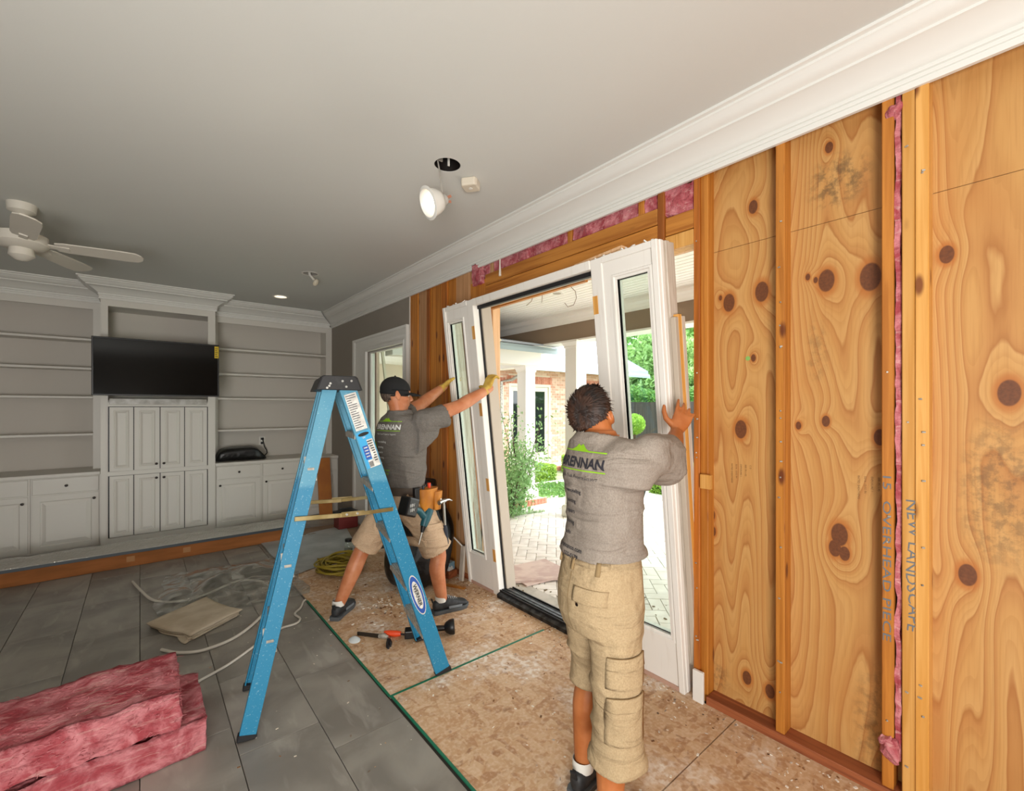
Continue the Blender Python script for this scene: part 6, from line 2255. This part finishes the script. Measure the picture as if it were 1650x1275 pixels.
limb(sh, [LS - bD * .03 - Z * .015, LS.lerp(LE, .3) - Z * .015, LS.lerp(LE, .75) - Z * .02], [.08, .076, .078], 20)
rings(sh, [(LS + bD * x - Z * dz, Z * h_, V((bD.y, -bD.x, 0)).normalized() * .05, 1) for x, dz, h_ in ((-.08, .10, .12), (.0, .085, .11), (.08, .06, .09))], 20)
collar = sq(1.487, -.006)
shB, bv = garment(sh, .0065, 'shirt', M['shirtB'], PB,
                  [(sq(.94), -Z, .4), (RS.lerp(RE, .56) - Z * .02, aD, .15), (LS.lerp(LE, .6) - Z * .015, bD, .15), (collar, Z - f * .1, .13)],
                  12, .010, (5, 5, 4), 6, lambda c: .4 + .7 * max(0, min(1, (1.2 - c.z) / .25)), meB)
prints(shB, bv, sq(1.352) - f * .3 - r * .115, r, Z, f, 'BRENNAN', ('brennanco.com', '555-0179'), M['printw'], M['lime'])
# shorts
so = MB()
rings(so, [(sq(.955), r * .152, f * .11, 1.0), (sq(.90), r * .162, f * .122, 1.05), (sq(.82), r * .178, f * .13, 1.1), (sq(.74), r * .18, f * .128, 1.05)])
limb(so, [RH - Z * .04, RH.lerp(RK, .5), RH.lerp(RK, .84)], [.108, .105, .105], 22)
limb(so, [LH - Z * .04, LH.lerp(LK, .5), LH.lerp(LK, .85)], [.108, .104, .1], 22)
so.tube([RH.lerp(RK, .6), RH.lerp(RK, .98)], [.105, .112], 22)
so.tube([LH.lerp(LK, .6), LH.lerp(LK, .98)], [.100, .104], 22)
soB, bs = garment(so, .0065, 'cargo_shorts', M['khakiB'], PB,
                  [(sq(.95), Z, .3), (RH.lerp(RK, .93), (RK - RH).normalized(), .18), (LH.lerp(LK, .93), (LK - LH).normalized(), .18)], 7, .009, (6, 6, 5), 14, None, meB)
link('body', meB, M['skinB'], PB)
pd = (r + f * .05).normalized()
pocket(soB, bs, V((RH.x, RH.y, .52)) + pd * .4 - f * .02, f, Z, -pd, .15, .15, 'cargo_pocket', M['khakiB'], off=.008)
pocket(soB, bs, V((RH.x, RH.y, .645)) + pd * .4 - f * .02, f, Z, -pd, .155, .045, 'pocket_flap', M['khakiB'], off=.014)
shoe(PB, RA, -6)
shoe(PB, LA, 46)

# tool belt with pouch, drill and hammer hanging from it
TB = empty('tool_belt', (1.46, 2.97, .9), 'dark leather tool belt with tan pouch round the capped worker', 'tool belt')
ring = []
mb = MB()
rg = []
for z, k in ((.895, 0), (.945, 0)):
    for grow in ((.012, ) if False else (.0,)):
        pass
outer = lambda z, g: [sq(z) + r * (.168 + g) * cos(2 * pi * k / 40) + f * (.132 + g) * sin(2 * pi * k / 40) for k in range(40)]
mb.loft([outer(.892, .004), outer(.892, .010), outer(.948, .010), outer(.948, .004), outer(.892, .004)], False)
mb.build('belt_strap', mat('dark_leather', '4a3c30', .6), TB, smooth=True, ang=40)
for k in range(9):
    a = pi * .85 + k * .17
    p = sq(.92) + r * .179 * cos(a) + f * .143 * sin(a)
    MB().sph(p, .005, 8, 6).build('stud_rivet', M['steel'], TB)
pc = sq(.86) + r * .20 + f * .04
fx = (f * .96 - r * .1).normalized()
sx_ = (r * .95 + f * .25).normalized()
mb = MB()
rgs = []
for z, w_, d_ in [(-.10, .055, .022), (-.06, .068, .036), (.03, .082, .044), (.075, .088, .05)]:
    rgs.append((pc + Z * z, fx * w_, sx_ * d_, 1))
rings(mb, rgs, 20)
mb.build('pouch', M['tan'], TB, smooth=True, ang=50)
mb = MB()
rings(mb, [(pc + Z * z + sx_ * .045 + fx * .05, fx * w_, sx_ * d_, 1) for z, w_, d_ in [(-.08, .03, .014), (.0, .038, .02), (.05, .04, .024)]], 16)
mb.build('small_pouch', M['tan'], TB, smooth=True, ang=50)
MB().tube([pc + Z * .05 + fx * .02, pc + Z * .11 + fx * .015], [.010, .012], 10).build('tool_handle', mat('red_handle', 'd63a18', .4), TB, smooth=True)
MB().tube([pc + Z * .05 - fx * .05, pc + Z * .10 - fx * .05], [.008, .009], 10).build('tool_handle', M['black'], TB, smooth=True)
MB().tube([pc + sx_ * .055 + fx * .06 + Z * .0, pc + sx_ * .08 + fx * .07 - Z * .045], [.006, .008], 8).build('hammer_loop', M['steel'], TB, smooth=True)
MB().obox(sq(.90) + r * .185 - f * .055, (.018, .02, .05), Matrix.Identity(3)).build('drill_clip', M['black'], TB, bevel=.005)

DR = empty('cordless_drill', tuple(pc), 'dark teal cordless drill hanging upside down from the tool belt', 'drill')
dc = sq(.80) + r * .225 - f * .05
g0 = dc - f * .10 + Z * .03
MB().tube([g0, dc - f * .02 + Z * .0, dc + f * .02 - Z * .045], [.024, .022, .024], 12).build('grip', M['teal'], DR, smooth=True)
MB().obox(g0 - f * .02 + Z * .015, (.05, .045, .062), Matrix((f, r, Z)).transposed() @ Matrix.Rotation(.35, 3, 'Y')).build('battery', M['black'], DR, bevel=.012)
mb = MB()
for k in range(2):
    flat_text(mb, '18V', .03, g0 - f * .055 + Z * (.02 - k * .03) + r * .047, f, Z)
mb.build('battery_print', M['printw'], DR)
bx = (f * .45 - Z * .35).normalized()
hb = dc + f * .03 - Z * .06
up_ = (f * .6 + Z * .8).normalized()
MB().tube([hb - f * .01 + Z * -.055, hb + f * .01 - Z * .01, hb + f * .05 + Z * .05], [.024, .034, .031], 14).build('motor_body', M['teal'], DR, smooth=True)
MB().tube([hb - f * .01 - Z * .055, hb - f * .024 - Z * .095], [.020, .011], 12).build('chuck', M['black'], DR, smooth=True)
MB().tube([hb - f * .024 - Z * .095, hb - f * .055 - Z * .17], [.004, .003], 8).build('drill_bit', M['steel'], DR, smooth=True)
HM = empty('claw_hammer', tuple(pc), 'claw hammer with dark grip hanging from the tool belt', 'hammer')
ht = pc + sx_ * .085 + fx * .06 - Z * .045
hb2 = ht - Z * .30 + fx * .035
MB().tube([ht + Z * .02, ht.lerp(hb2, .55)], [.009, .008], 10).build('shaft', M['steel'], HM, smooth=True)
MB().tube([ht.lerp(hb2, .5), ht.lerp(hb2, .6), hb2.lerp(ht, .08), hb2], [.012, .016, .018, .014], 12).build('grip', mat('blue_black_grip', '1e2430', .6), HM, smooth=True)
MB().tube([ht + Z * .02 - fx * .055, ht + Z * .024 - fx * .02, ht + Z * .024 + fx * .02], [.015, .012, .013], 12).build('hammer_head', M['steel'], HM, smooth=True)
for sg in (-1, 1):
    MB().tube([ht + Z * .024 + fx * .02, ht + Z * .026 + fx * .05 + sx_ * .008 * sg, ht + Z * .012 + fx * .085 + sx_ * .013 * sg], [.010, .007, .003], 8).build('claw', M['steel'], HM, smooth=True)
